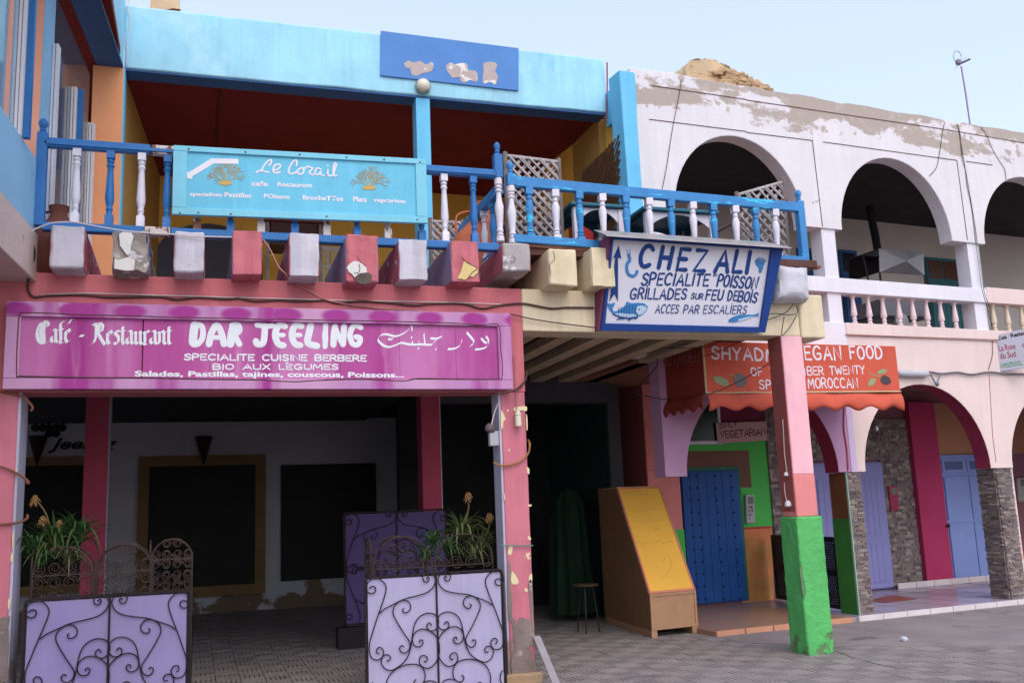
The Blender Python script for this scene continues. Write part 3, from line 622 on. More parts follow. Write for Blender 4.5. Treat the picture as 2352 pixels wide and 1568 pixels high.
def balus(px, mm):
    global bal
    s = S(px, 700)[0]; P = bpoint(s, zf-.005, DBF+.1)
    if bal is None or bal.data.materials[0] != mm:
        m = MB().lathe((0, 0, 0), [(r*.62, h*(hb+.01)) for r, h in prof], 12, sq=(0, 1)); bal = part('baluster', m, mm, BB, smooth=True); bal.location = P
    else: inst(bal, P, BB)
for x in (1864, 1971, 2006, 2039, 2075, 2107, 2139, 2171, 2203): balus(x, PKW)
for x in (1700, 1740, 1780, 1822): balus(x, PKW)
for x in (2291, 2323, 2356): balus(x, CRB)
# floor band: white then peach
sw_p = S(1941, 760)[0]; zc = S(1941, 768)[1]; zlow = 2.09
apex = S(2100, 882)[1]; ls = [S(1579, 1099)[0], S(1927, 1080)[0], S(1988, 1077)[0], S(2275, 1060)[0], S(2325, 1060)[0]]
zsl = (S(1579, 1099)[1]+S(1988, 1077)[1])/2
part('floor_band', bbox(s_l-.4, sw_p, 3.55, zf, DBF-.02, DBF+TH), WHITE2, BB, bevel=.008)
part('floor_band', bbox(sw_p, 19.5, zc, zf, DBF-.03, DBF+TH), PEACH, BB, bevel=.008)
s_col0 = S(1513, 849)[0]; s_lil = S(1948, 1000)[0]; s_lav = S(1967, 1050)[0]
part('lower_arcade_wall', plate([(s_col0, zsl)]+[(ls[0], zsl)]+arch(ls[0], ls[1], zsl, apex)+[(ls[1], zsl), (s_lil, zsl), (s_lil, 3.55), (s_col0, 3.55)]), LILAC, BB, bevel=.006)
part('lavender_band', bbox(s_lil+.001, s_lav, zsl-.002, 3.55, DBF-.004, DBF+TH-.01), LAV, BB)
part('lower_arcade_wall', plate([(s_lav+.001, zsl), (ls[2], zsl)]+arch(ls[2], ls[3], zsl, apex)+[(ls[3], zsl), (ls[4], zsl)]+arch(ls[4], ls[4]+ls[3]-ls[2], zsl, apex)+[(19.5, zsl), (19.5, zc), (sw_p, zc), (s_lav+.001, 3.55)]), PEACH, BB, bevel=.006)
part('painted_drain_line', MB().tube(trace(PF, [(1940, 920), (1938, 980), (1945, 1030), (1948, 1080)], .01, 4), .012, 6), mat('rose_line', '#b04a6a', .7), BB)
g2 = MB(); g2.tube(trace(PF, [(2272, 860), (2280, 1000), (2288, 1060)], .004), .005, 4); g2.tube([PB(DBF-.03).hit(1942, 768, .003), PB(DBF-.03).hit(2352, 782, .003)], .008, 4); part('scored_line', g2, mat('rose_crack', '#a97b74', .9), BB)
# crimson arch linings
for a, b in ((ls[0], ls[1]), (ls[2], ls[3]), (ls[4], ls[4]+ls[3]-ls[2])):
    o1 = arch(a+.004, b-.004, zsl, apex-.004); m = MB(); n = len(o1)
    inn = arch(a-.03, b+.03, zsl, apex+.03)
    f0 = [bpoint(p[0], p[1], DBF+.005) for p in o1]; f1 = [bpoint(p[0], p[1], DBF+TH+.02) for p in o1]
    m.add(f0+f1, [(i, i+1, n+i+1, n+i) for i in range(n-1)]); part('arch_lining', m, MAG, BB)
# salmon pillar in the depth of the passage corner
DC = 12.95
ca, cb, cc = S(1479, 950, DC)[0], S(1516, 950, DC)[0], S(1567, 1180, DC)[0]; zc1 = S(1490, 868, DC)[1]; zc2 = S(1500, 1080, DC)[1]; zc3 = S(1560, 1215, DC)[1]
part('corner_pillar', bbox(ca, cb, zc2, zc1, DC, DC+.3), SALMON, BB, bevel=.008)
part('corner_pillar', bbox(ca+.001, cb-.001, zc1+.001, 3.74, DC, DC+.3), CREAM, BB)
part('corner_pillar', bbox(ca, cc, .04, zc2-.001, DC-.002, DC+.3), SALMON, BB, bevel=.008, label='wider salmon foot of the corner pillar')
part('green_skirting', bbox(ca-.01, cc+.006, .04, zc3, DC-.02, DC+.31), GREENW, BB, bevel=.006)
part('pillar_side_face', bbox(ca-.012, ca-.001, .04, 3.73, DC+.01, DC+1.2), SALMON_SHADE, BB)  # shaded left face, painted as a darker salmon
# terrace floor with kerb tiles
ZT = .06
TL = mat('terrace_tile_lilac', '#a898ac', .25, .08, 1.5, .05, 20, spec=.5); TO = mat('terrace_tile_tan', '#a8806c', .35, .08, 2, .1, 20, spec=.4)
sg = S(1945, 1400)[0]
ter = part('terrace', MB().prism([bpoint(sg, 0, DBF-.12)+Vector((0, 0, ZT)), bpoint(20, 0, DBF-.12)+Vector((0, 0, ZT)), bpoint(20, 0, 13.9)+Vector((0, 0, ZT)), bpoint(sg, 0, 13.9)+Vector((0, 0, ZT))], (0, 0, -.2)), TL, BB)
part('terrace', MB().prism([bpoint(7.32, ZT, DBF-.12), bpoint(sg-.002, ZT, DBF-.12), bpoint(sg-.002, ZT, 13.9), bpoint(7.62, ZT, 13.9)], (0, 0, -.2)), TO, BB)
gm = MB()
for k in range(0, 16):
    s_ = sg+.1+k*.6; gm.tube([bpoint(s_, ZT+.0005, DBF-.1), bpoint(s_, ZT+.0005, 13.25)], .004, 3)
for D_ in (11.3, 11.9, 12.5, 13.1): gm.tube([bpoint(sg, ZT+.0005, D_), bpoint(19, ZT+.0005, D_)], .004, 3)
part('tile_joint', gm, mat('grout', '#7d7280', .9), BB)
KT = mat('pale_kerb_tile', '#d2c6c8', .5, .08, 4, .1); KO = mat('orange_kerb_tile', '#c98a6a', .5, .08, 4, .1)
k0 = None; s = sg+.05
while s < 19:
    if k0 is None: k0 = part('kerb_tile', bbox(0, .42, 0, ZT+.015, 0, .05), KT, BB, bevel=.004)
    else: k0 = inst(k0, p=BB)
    k0.location = bpoint(s, -.002, DBF-.17); s += .43
k0 = None
for i in range(5):
    a = 7.32+i*.44
    if k0 is None: k0 = part('kerb_tile', bbox(0, .425, 0, ZT+.01, 0, .05), KO, BB, bevel=.004)
    else: k0 = inst(k0, p=BB)
    k0.location = bpoint(a, -.002, DBF-.17)
zb = Z(2800, 1700, 1.823)
mt = MB().prism([ground(*zb(*q), ZT+.006) for q in ((865, 990), (985, 965), (1165, 990), (960, 1017), (862, 1010))], (0, 0, -.004)); part('inlaid_tile', mt, mat('rust_tile', '#8a4638', .5), BB)
# back wall of the lower arcade, painted in blocks
DW = 13.3; PW = PB(DW)
part('lower_back_wall', bbox(S(1479, 950, 12.95)[0]+.05, 20, .0, 3.6, DW, DW+.2), mat('dim_mauve_wall', '#8a5a68', .9, .08, 2, .15), BB)
part('arcade_soffit', bbox(6.6, 19.8, 3.5, 3.56, DBF+TH, DW), mat('brown_ceiling_paint', '#8a5a48', .9, .1), BB)
def wallpatch(px, m, nm='painted_patch', off=.01, conv=None, th=.01):
    q = [PW.hit(*(conv(*p) if conv else p), off) for p in px]; return part(nm, MB().prism(q, nB*th), m, BB)
zV = Z(2600, 1450, 3.136)
wallpatch([(-150, 660), (870, 630), (935, 1568), (905, 2260), (470, 2300), (480, 1190), (-150, 1190)], GREENW, off=.012, conv=zV)
wallpatch([(-150, 760), (650, 745), (688, 1180), (-150, 1190)], mat('brown_mauve_paint', '#7a5448', .9, .08), off=.022, conv=zV)
wallpatch([(250, 240), (960, 240), (960, 410), (265, 410)], mat('deep_mauve_paint', '#7a2a48', .9, .08), off=.014, conv=zV)
z9 = Z(1900, 1700, 1.823)
wallpatch([(1575, 515), (1815, 505), (1830, 1040), (1610, 1045)], mat('ochre_render', '#b8803e', .9, .16, 5, .7, 25, peel=[('#d07a56', 2, .5, .2, None, (.6, 1.3, .2))]), 'rough_ochre_plaster', .035, z9, .035)
wallpatch([(1575, 505), (1815, 495), (1815, 508), (1575, 520)], RED, 'red_line', .04, z9)
# blue studded door
BLUED = mat('blue_door_paint', '#0b458c', .55, .1, 4, .2); BLS = mat('blue_plank_paint', '#0c4c98', .55, .12, 5, .2, streak=.15)
A_, B_ = PW.hit(*z9(1195, 120)), PW.hit(*z9(1590, 1040)); s0, s1, zt_, zb_ = A_.dot(dB), PW.hit(*z9(1555, 110)).dot(dB), PW.hit(*z9(1400, 118)).z, ZT+.03
dr = part('door', bbox(s0-.06, s1, zb_, zt_, DW-.05, DW-.005), BLUED, BB); n = 7; w = (s1-s0+.06)/n; pk = None
for i in range(n):
    if pk is None: pk = part('plank', bbox(0, w-.006, zb_+.01, zt_-.01, 0, .03), BLS, dr, bevel=.003)
    else: pk = inst(pk, p=dr)
    pk.location = bpoint(s0-.06+i*w+.003, 0, DW-.08)
st = None
for cx in (1250, 1300, 1430, 1540):
    for k in range(11):
        P = PW.hit(*z9(cx+k*6.2-4, 150+k*84), .085)
        if st is None: st = part('door_stud', MB().lathe((0, 0, 0), [(.017, 0), (.013, .012), (.003, .016)], 8, -nB), BLACK, dr); st.location = P
        else: st = inst(st, P, dr)
GFR = mat('green_door_frame', '#1f6a5c', .6); part('door_frame', bbox(s1+.002, s1+.06, zb_, zt_+.06, DW-.06, DW-.003), GFR, dr); part('door_lintel', bbox(s0-.07, s1+.06, zt_+.002, zt_+.06, DW-.058, DW-.004), GFR, dr)
# small dark window over the door
w0 = part('window', bbox(S(1560, 950, DW)[0], S(1644, 950, DW)[0], S(1640, 1012, DW)[1], 3.3, DW-.04, DW-.002), mat('dark_glass_green', '#0f2420', .15), BB)
part('window_frame', bbox(S(1644, 950, DW)[0], S(1650, 950, DW)[0], S(1640, 1020, DW)[1], 3.3, DW-.05, DW-.004), WHITE2, w0); part('window_sill', bbox(S(1560, 950, DW)[0], S(1650, 950, DW)[0], S(1640, 1020, DW)[1], S(1640, 1013, DW)[1], DW-.07, DW-.006), WHITE2, w0)
# stone cladding: thin stacked stones
STN = [mat('cladding_stone_%s' % n, c, .85, .12, 8, .4, 30) for n, c in (('tan', '#86766f'), ('mauve', '#766a6c'), ('pale', '#9c8c85'), ('brown', '#685a57'))]
class Clad:
    def __init__(s): s.n = 0; s.proto = {}; s.rest = [MB() for _ in STN]
clads = []
def clad(parent, sa, sb, z0, z1, D, solo, hh=.03, nvec=None, o=None, u=None):
    """courses of stones on a face; first `solo` as objects, the others joined"""
    u = u or dB; nv = nvec or -nB; o = o or (lambda a, z: bpoint(a, z, D))
    rest = [MB() for _ in STN]; z = z0; row = 0; made = 0; protos = {}
    while z < z1-.01:
        h = min(hh, z1-z); a = sa - random.uniform(0, .1); row += 1
        while a < sb:
            w = random.choice((.08, .11, .15)); a0, a1 = max(a, sa), min(a+w, sb); a += w
            if a1-a0 < .03: continue
            k = random.choice((0, 0, 1, 1, 2, 3)); d = random.uniform(.008, .028)
            wq = round((a1-a0), 2)
            def stone(P, wd): 
                m = MB(); g = .002; c0 = P+u*g; c1 = P+u*(wd-g); up0 = Vector((0, 0, g)); up1 = Vector((0, 0, h-g)); f = nv*d
                return m.hexa([c0+f+up0, c1+f+up0, c1+up0, c0+up0, c0+f+up1, c1+f+up1, c1+up1, c0+up1])
            if made < solo:
                key = (wq, round(h, 3), k)
                if key not in protos: protos[key] = part('cladding_stone', stone(Vector((0, 0, 0)), a1-a0), STN[k], parent); q = protos[key]
                else: q = inst(protos[key], p=parent)
                q.location = o(a0, z); made += 1
            else: m = stone(o(a0, z), a1-a0); rest[k].add(m.v, m.f)
        z += h
    for k, m in enumerate(rest):
        if m.v: q = part('cladding_stones', m, STN[k], parent); q['kind'] = 'stuff'
lo_p = []
zp = zsl-.004
pa, pb_ = S(1945, 1080)[0]+.0, S(1977, 1080)[0]
def lowpill(sa, sb, leftm, solo, side_stone=False):
    q = part('lower_pillar', bbox(sa, sb, ZT, zp, DBF+.03, DBF+.36), STN[3], BB)
    clad(q, sa, sb, ZT, zp, DBF+.03, solo)
    if leftm: part('side_paint', bbox(sa-.012, sa-.002, 1.36, zp, DBF+.035, DBF+.36), leftm, q); part('side_paint', bbox(sa-.018, sa-.002, ZT, 1.36, DBF+.032, DBF+.36), mat('dark_green_paint', '#2f7a2c', .85, .15, 3, .4), q); part('corner_strip', bbox(sa-.02, sa-.002, ZT, zp, DBF+.0, DBF+.03), mat('pale_green_trim', '#8fae9a', .6), q)
    if side_stone: clad(q, DBF+.03, DBF+.36, ZT, zp, 0, 0, nvec=-dB, o=lambda a, z: bpoint(sa-.002, z, a), u=nB)
    return q
lowpill(pa, pb_, mat('brown_side_paint', '#7a4a2c', .85, .12, 3, .3), 200)
qa = S(2287, 1063)[0]; lowpill(qa, qa+.33, None, 200, True)
part('side_paint', bbox(qa+.34, qa+.46, ZT, zp, DBF+.1, DBF+.36), PEACH, BB)
sw1 = S(1765, 1100, DW)[0]; sw2 = S(1868, 1200, DW)[0]; sw3 = S(2032, 1200, DW)[0]; sw4 = S(2090, 1200, DW)[0]+.12
cw = part('stone_wall', bbox(sw1, sw2, ZT, 3.2, DW-.03, DW-.001), STN[1], BB); clad(cw, sw1, sw2, ZT, 3.2, DW-.03, 120, .05)
cw = part('stone_wall', bbox(sw3, sw4, ZT, 3.0, DW-.03, DW-.001), STN[1], BB); clad(cw, sw3, sw4, ZT, 3.0, DW-.03, 240, .05)
cw = part('stone_wall', bbox(sw2, sw3, 2.28, 3.2, DW-.03, DW-.001), STN[1], BB); clad(cw, sw2, sw3, 2.28, 3.2, DW-.03, 0, .05)
# lavender double door, raspberry wall, pale blue door
LVD = mat('lavender_door_paint', '#8d8cc6', .6, .05, 3, .1)
def pdoor(sa, sb, zt, m, nm_l=2, cols=((0, 1),)):
    d = part('door', bbox(sa, sb, ZT+.02, zt, DW-.06, DW-.002), m, BB, bevel=.004); w = (sb-sa)/nm_l
    for i in range(nm_l):
        a = sa+i*w; lf = part('door_leaf', bbox(a+.012, a+w-.012, ZT+.04, zt-.03, DW-.085, DW-.06), m, d, bevel=.004)
        for z0_, z1_ in cols:
            k = 5; ww = (w-.16)/k
            for j in range(k): part('tongue_board', bbox(a+.08+j*ww, a+.08+(j+1)*ww-.006, z0_, z1_, DW-.1, DW-.085), m, lf)
    return d
zl = S(1900, 1063, DW)[1]
pdoor(sw2+.0, sw3-.0, zl, LVD, 2, ((.2, .85), (.98, 1.95)))
RW = S(2095, 1200, DW)[0]+.05; RE = S(2160, 1200, DW)[0]
part('raspberry_wall', bbox(sw4+.002, RE+.02, ZT, 3.3, DW-.14, DW-.001), RAIS, BB)
part('orange_wall', bbox(RE+.022, 20, 2.35, 3.3, DW-.03, DW-.001), mat('tan_orange_wall', '#b07a58', .9, .06), BB)
BLD = mat('pale_blue_door_paint', '#7f93cf', .55, .05, 3, .12)
d_ = part('door', bbox(RE+.03, RE+1.62, ZT+.02, 2.34, DW-.08, DW-.002), BLD, BB, bevel=.004)
for i in range(2): part('door_leaf', bbox(RE+.1+i*.62, RE+.7+i*.62, ZT+.05, 1.94, DW-.11, DW-.08), BLD, d_, bevel=.004)
for i in range(2): part('fanlight', bbox(RE+.1+i*.62, RE+.66+i*.62, 2.02, 2.27, DW-.1, DW-.08), BLD, d_, bevel=.003); part('fanlight_pane', bbox(RE+.16+i*.62, RE+.6+i*.62, 2.07, 2.22, DW-.105, DW-.1), mat('pane_grey_blue', '#5a6794', .2), d_)
bar = PB(DW-.12); part('door_bar', bbox(RE-.12, RE+1.4, 1.12, 1.17, DW-.13, DW-.111), BLD, d_)
part('padlock', MB().lathe(bpoint(RE-.0, 1.05, DW-.17), [(.015, 0), (.032, .015), (.032, .035), (.015, .055)], 10), IRON, d_, smooth=True)
part('far_side_wall', bbox(19, 19.2, 0, 3.5, DBF+.3, DW), PEACH, BB)
sk = None
for i in range(14):
    a = sw3+i*.42
    if sk is None: sk = part('skirting_tile', bbox(0, .41, 0, .1, 0, .02), KT, BB, bevel=.003)
    else: sk = inst(sk, p=BB)
    sk.location = bpoint(a, ZT, DW-.165)
part('stone_wall', bbox(16.7, 19, ZT, 3.0, DW-.035, DW-.031), STN[1], BB)
# upper arcade doors
DU = 13.6; PU = PB(DU)
TB = mat('blue_shutter_paint', '#1f5c96', .6, .08, 4, .15); TG = mat('teal_door_paint', '#2a6a74', .6, .08, 4, .15)
zU = Z(3040, 750, 2.851)
def updoor(x0, x1, yt, m, panes, glassm, npl=5):
    a, zt = S(*zU(x0, yt), DU); b = S(*zU(x1, yt+40), DU)[0]
    d = part('door', bbox(a, b, zf, zt, DU-.06, DU-.002), m, BB, bevel=.004); w = (b-a-.08)/panes
    zs_ = zt-.42
    for i in range(panes): part('pane', bbox(a+.05+i*w, a+.01+(i+1)*w, zs_, zt-.06, DU-.07, DU-.061), glassm, d)
    w2 = (b-a-.06)/npl
    for i in range(npl): part('board', bbox(a+.03+i*w2, a+.03+(i+1)*w2-.008, zf+.02, zs_-.08, DU-.08, DU-.061), m, d)
    return d
DKG = mat('dark_pane', '#2b2a30', .15, .1); AMB = mat('amber_pane', '#5c3018', .25, .2, 6)
updoor(285, 470, 535, TB, 1, DKG, 5)
updoor(1200, 1700, 615, TG, 3, AMB, 10)
updoor(-160, 70, 515, TB, 2, DKG, 5)
# ================================================================ THINGS
# ---------------------------------------------------------------- balcony railings
BPROF = [(.05, 0), (.05, .07), (.03, .085), (.045, .10), (.045, .115), (.028, .13), (.044, .155), (.044, .17), (.034, .2), (.042, .30), (.052, .46), (.055, .55), (.036, .66), (.03, .77), (.046, .79), (.046, .81), (.028, .83), (.045, .85), (.045, .87), (.032, .885), (.05, .90), (.05, 1)]
BPROF2 = [(.05, 0), (.05, .14), (.036, .16), (.036, .2), (.046, .22), (.034, .25), (.046, .29), (.058, .36), (.05, .5), (.04, .7), (.036, .77), (.052, .8), (.036, .83), (.05, .86), (.036, .885), (.05, .9), (.05, 1)]
def turned(prof, L, m, p, sq, k=1.0):
    o = part('baluster', MB().lathe((0, 0, 0), [(r*k, h*L) for r, h in prof], 12, sq=sq), m, p, smooth=True); return o
ra = thing('balcony_railing', 'blue wooden railing with alternating blue and peeling white turned balusters behind the joist ends', 'railing', (.8, 9.3, 4.35))
ZB, ZR = 4.37, 5.08
for seg, m in (((-1.36, -.46), WOODB), ((-.455, -.24), WOODP), ((-.235, 2.93), WOODB)):
    part('top_rail', MB().box(seg[0], seg[1], 9.27, 9.35, ZR, 5.17), m, ra, bevel=.012)
part('rail_moulding', MB().box(-1.36, 2.93, 9.255, 9.27, ZR+.02, ZR+.05), WOODB, ra)
for seg, m in (((-1.36, -.5), WOODB), ((-.495, -.27), WOODP), ((-.265, 2.93), WOODB)):
    part('bottom_rail', MB().box(seg[0], seg[1], 9.26, 9.36, 4.29, ZB), m, ra, bevel=.01)
PR = PA(9.31); pro = {}
for px, m in ((172, WOODW), (250, WOODB), (322, WOODW), (382, WOODB), (452, WOODP), (528, WOODB), (598, WOODP), (675, WOODB), (748, WOODP), (817, WOODB), (887, WOODP), (965, WOODB), (1018, WOODW), (1085, WOODB)):
    x = PR.hit(px+2, 450).x
    if m.name not in pro: pro[m.name] = turned(BPROF2, ZR-ZB+.01, m, ra, (0, 1, 15, 16), .72); q = pro[m.name]
    else: q = inst(pro[m.name], p=ra)
    q.location = (x, 9.31, ZB-.005)
def post(p, x, y, z0, z1, m, lowm=None, ball=.045, zc=None):
    a = part('post', MB().box(x-.045, x+.045, y-.045, y+.045, zc or z0, z1), m, p, bevel=.008)
    part('finial', MB().lathe((x, y, z1), [(.03, 0), (.022, .015), (.03, .03), (.022, .045), (ball*.7, .06), (ball, .09), (ball*.8, .12), (ball*.3, .14)], 12), m, a, smooth=True)
    if zc: part('turned_shaft', MB().lathe((x, y, z0), [(r*.85, h*(zc-z0)) for r, h in BPROF], 12), lowm, a, smooth=True)
post(ra, -1.385, 9.3, 4.33, 5.21, WOODB)
post(ra, 2.96, 9.3, 4.4, 5.34, WOODB, WOODW, .035, 5.08)
# right-hand railing: stands a little forward on the deck edge
rb = thing('balcony_railing', 'bright blue railing with white and blue balusters above the blue and white fish restaurant sign', 'railing', (4.9, 9.4, 4.4))
L0, L1 = Vector((3.09, 9.28, 0)), Vector((6.76, 9.50, 0)); dr_ = (L1-L0).normalized(); nr = Vector((dr_.y, -dr_.x, 0))
PRB = Pl(L0, dr_)
def rbox(a, b, z0, z1, o0, o1, oz=0):
    P = lambda t, z, o: L0+dr_*t+nr*o+Vector((0, 0, z))
    return MB().hexa([P(a, z0, o1), P(b, z0+oz, o1), P(b, z0+oz, o0), P(a, z0, o0), P(a, z1, o1), P(b, z1+oz, o1), P(b, z1+oz, o0), P(a, z1, o0)])
Lr = (L1-L0).length
part('top_rail', rbox(.04, Lr-.04, 4.995, 5.105, -.04, .04), WOODB2, rb, bevel=.008)
part('bottom_rail', rbox(0, Lr+.04, 4.385, 4.47, -.05, .05, -.03), WOODB2, rb, bevel=.008)
post(rb, L0.x+.0, L0.y, 4.38, 5.13, WOODB2, WOODW, .04, 5.0); post(rb, L1.x, L1.y, 4.36, 5.13, WOODB2, None, .04)
pro = {}
for i, px in enumerate((1215, 1275, 1330, 1383, 1437, 1490, 1540, 1590, 1637, 1687, 1733, 1778)):
    m = WOODB2 if i % 2 == 0 else WOODW; P = PRB.hit(px+2, 500)
    if m.name not in pro: pro[m.name] = turned([(r, 1-h) for r, h in BPROF2[::-1]], .56, m, rb, (0, 1, 15, 16), .78); q = pro[m.name]
    else: q = inst(pro[m.name], p=rb)
    q.location = (P.x, P.y, 4.44); q.rotation_euler.z = -.06
rc = thing('balcony_railing', 'short blue railing running back from the middle newel posts beside the clay pots', 'railing', (3.0, 10.2, 4.4))
part('top_rail', MB().hexa([(2.97, 9.4, 4.95), (3.05, 9.4, 4.95), (3.05, 12, 4.95), (2.97, 12, 4.95), (2.97, 9.4, 5.06), (3.05, 9.4, 5.06), (3.05, 12, 5.06), (2.97, 12, 5.06)]), WOODB2, rc, bevel=.008)
part('bottom_rail', MB().box(2.97, 3.05, 9.4, 12, 4.30, 4.40), WOODB2, rc, bevel=.008)
for i in range(7):
    q = turned(BPROF, .56, WOODW if i % 2 else WOODB2, rc, (0, 1, 20, 21), .75) if i < 2 else inst(q2[i % 2], p=rc)
    q.location = (3.01, 9.7+i*.33, 4.39)
    if i == 0: q2 = [q, None]
    if i == 1: q2[1] = q
# ---------------------------------------------------------------- signs
SIGNW = mat('sign_letter_white', '#dcdfe6', .7, .04, 8, .1)
# magenta cafe sign
sg1 = thing('restaurant_sign', 'long magenta wooden sign with white Latin and Arabic lettering above the dark arcade', 'sign', (.7, 9.3, 2.85))
def sign_mat(name, base, lite, dark, spots=None):
    m = mat(name, base, .85, .1, 2, .15, 30).copy(); m.name = name; nt = m.node_tree; n = nt.nodes; l = nt.links; b = n['Principled BSDF']
    g = n.new('ShaderNodeNewGeometry')
    def nz(sc, st, off):
        mp = n.new('ShaderNodeMapping'); mp.inputs['Scale'].default_value = st; mp.inputs['Location'].default_value = off; l.new(g.outputs['Position'], mp.inputs[0])
        t = n.new('ShaderNodeTexNoise'); t.inputs['Scale'].default_value = sc; t.inputs['Detail'].default_value = 4; l.new(mp.outputs[0], t.inputs[0]); return t.outputs['Fac']
    def ramp(s, a, c):
        q = n.new('ShaderNodeMapRange'); q.interpolation_type = 'SMOOTHSTEP'; q.inputs[1].default_value = a; q.inputs[2].default_value = c; l.new(s, q.inputs[0]); return q.outputs[0]
    def mx(f, c1, c2):
        q = n.new('ShaderNodeMix'); q.data_type = 'RGBA'
        l.new(f, q.inputs[0])
        for i, v in ((6, c1), (7, c2)):
            if isinstance(v, str): q.inputs[i].default_value = (*lin(v), 1)
            else: l.new(v, q.inputs[i])
        return q.outputs[2]
    c = mx(ramp(nz(1.6, (1, 1, .35), (0, 0, 0)), .38, .62), base, lite)
    c = mx(ramp(nz(3.2, (1, 1, .12), (4, 0, 0)), .5, .7), c, dark)
    c = mx(ramp(nz(7, (1, 1, .1), (9, 0, 0)), .55, .75), c, lite)
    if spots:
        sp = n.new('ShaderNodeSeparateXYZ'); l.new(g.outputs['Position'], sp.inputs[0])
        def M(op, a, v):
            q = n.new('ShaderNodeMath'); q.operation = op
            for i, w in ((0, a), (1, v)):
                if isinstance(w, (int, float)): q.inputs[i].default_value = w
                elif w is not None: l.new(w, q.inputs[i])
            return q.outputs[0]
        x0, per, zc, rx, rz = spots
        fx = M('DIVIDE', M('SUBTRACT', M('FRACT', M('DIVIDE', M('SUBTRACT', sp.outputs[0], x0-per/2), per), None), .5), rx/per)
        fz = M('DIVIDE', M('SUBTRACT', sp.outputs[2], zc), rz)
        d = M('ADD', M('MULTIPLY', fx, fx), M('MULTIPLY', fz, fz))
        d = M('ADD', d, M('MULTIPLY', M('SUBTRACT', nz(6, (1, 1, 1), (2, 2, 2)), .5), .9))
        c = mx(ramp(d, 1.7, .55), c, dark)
    l.new(c, b.inputs['Base Color']); return m
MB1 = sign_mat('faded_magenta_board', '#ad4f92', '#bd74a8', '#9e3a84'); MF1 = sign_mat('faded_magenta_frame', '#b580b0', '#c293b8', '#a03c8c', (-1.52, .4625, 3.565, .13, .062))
z10 = Z(0, 1000, 2.24); z11 = Z(1000, 1000, 2.24)
xs0, xs1, zs0, zs1 = -1.61, 3.03, 2.855, 3.635
bx = [-1.5, -.49, .1, .72, 1.30, 1.88, 2.45, 2.9]
for i, (a, b) in enumerate(zip(bx[:-1], bx[1:])):
    part('board', MB().box(a+(.010 if i == 1 else .0015), b-.0015, 9.31, 9.35, zs0+.08, zs1-.1), MB1, sg1)
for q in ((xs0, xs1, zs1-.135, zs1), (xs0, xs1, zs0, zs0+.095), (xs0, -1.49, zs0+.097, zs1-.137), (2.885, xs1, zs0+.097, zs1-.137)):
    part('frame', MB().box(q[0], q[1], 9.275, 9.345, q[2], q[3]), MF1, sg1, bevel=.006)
PS = PA(9.31)
hose = MB(); hb = trace(PS, [(165, 385), (400, 390), (700, 405), (1100, 412), (1440, 425), (1990, 435), (2240, 445)], .03, 4, z10)+trace(PS, [(100, 440), (500, 450), (870, 455), (1275, 465), (1600, 475), (1780, 490), (1910, 480), (1955, 510), (1965, 690), (1978, 800), (1975, 930), (1930, 945), (1600, 945), (1270, 940), (1150, 958), (790, 945), (400, 955), (240, 965), (0, 955)], .03, 4, z11)+trace(PS, [(2240, 950), (1700, 945), (1200, 935), (700, 932), (400, 925), (170, 920), (140, 905), (145, 650), (160, 430), (180, 390)], .03, 4, z10)
part('rope_light', hose.tube(hb, .008, 6), CABLE, sg1, smooth=True)
# blackletter words, drawn with a slanted pen
def nibtext(strokes, conv, pl, w, ang, m, p, name='lettering', k=0, off=.001):
    mb = MB(); 
    for L in strokes:
        pts = trace(pl, L, off, k, conv); nv = (pl.u*math.cos(R(ang))+pl.v*math.sin(R(ang)))*w*.5; mb.ribbon(pts, w, pl.n, .002, nib=nv)
    return part(name, mb, m, p)
BLK = {'C': (112, [[(95, 15), (70, 0), (40, 15), (18, 60), (10, 110), (20, 160), (45, 188), (75, 190), (105, 168)], [(50, 20), (38, 90), (50, 185)], [(95, 15), (100, 40), (85, 55)], [(70, 5), (62, 100), (68, 180)]]),
 'a': (62, [[(10, 80), (32, 68), (45, 80), (45, 165), (58, 182)], [(45, 110), (15, 130), (8, 155), (22, 180), (45, 160)]]),
 'f': (48, [[(48, 5), (30, 8), (20, 30), (22, 165), (14, 182), (34, 186)], [(4, 72), (44, 70)]]),
 'e': (56, [[(12, 120), (44, 90), (34, 68), (12, 88), (10, 150), (24, 182), (50, 160)]]),
 'R': (120, [[(30, 10), (48, 30), (45, 120), (30, 170), (2, 185)], [(20, 15), (80, 5), (98, 30), (90, 75), (50, 95)], [(62, 92), (90, 150), (112, 188), (124, 170)], [(70, 12), (66, 90)]]),
 's': (48, [[(44, 78), (24, 68), (10, 88), (36, 120), (40, 160), (20, 186), (6, 168)]]),
 't': (42, [[(22, 35), (20, 160), (30, 184), (42, 172)], [(4, 75), (40, 72)]]),
 'u': (66, [[(8, 78), (16, 90), (14, 165), (28, 184), (48, 160)], [(46, 72), (50, 90), (50, 165), (62, 184)]]),
 'r': (50, [[(6, 80), (18, 88), (18, 165), (10, 182), (30, 186)], [(18, 95), (36, 68), (48, 84)]]),
 'n': (64, [[(6, 80), (16, 88), (16, 165), (8, 182)], [(16, 95), (38, 68), (50, 90), (48, 165), (62, 184)]])}
def black(word, x, y0, kx, p0=None):
    st = []
    for ch in word:
        w, L = BLK[ch]; st += [[(x+a*kx, y0+b) for a, b in q] for q in L]; x += w*kx
    return st, x
s1_, xe = black('Cafe', 298, 455, 1.08); s2_, xe2 = black('Restaurant', 755, 468, 1.12)
nibtext(s1_+[[(578, 478), (600, 440)]]+[[(672, 578), (700, 578)], [(672, 584), (700, 584)]], z10, PS, .03, 35, SIGNW, sg1)
nibtext(s2_, z10, PS, .03, 35, SIGNW, sg1)
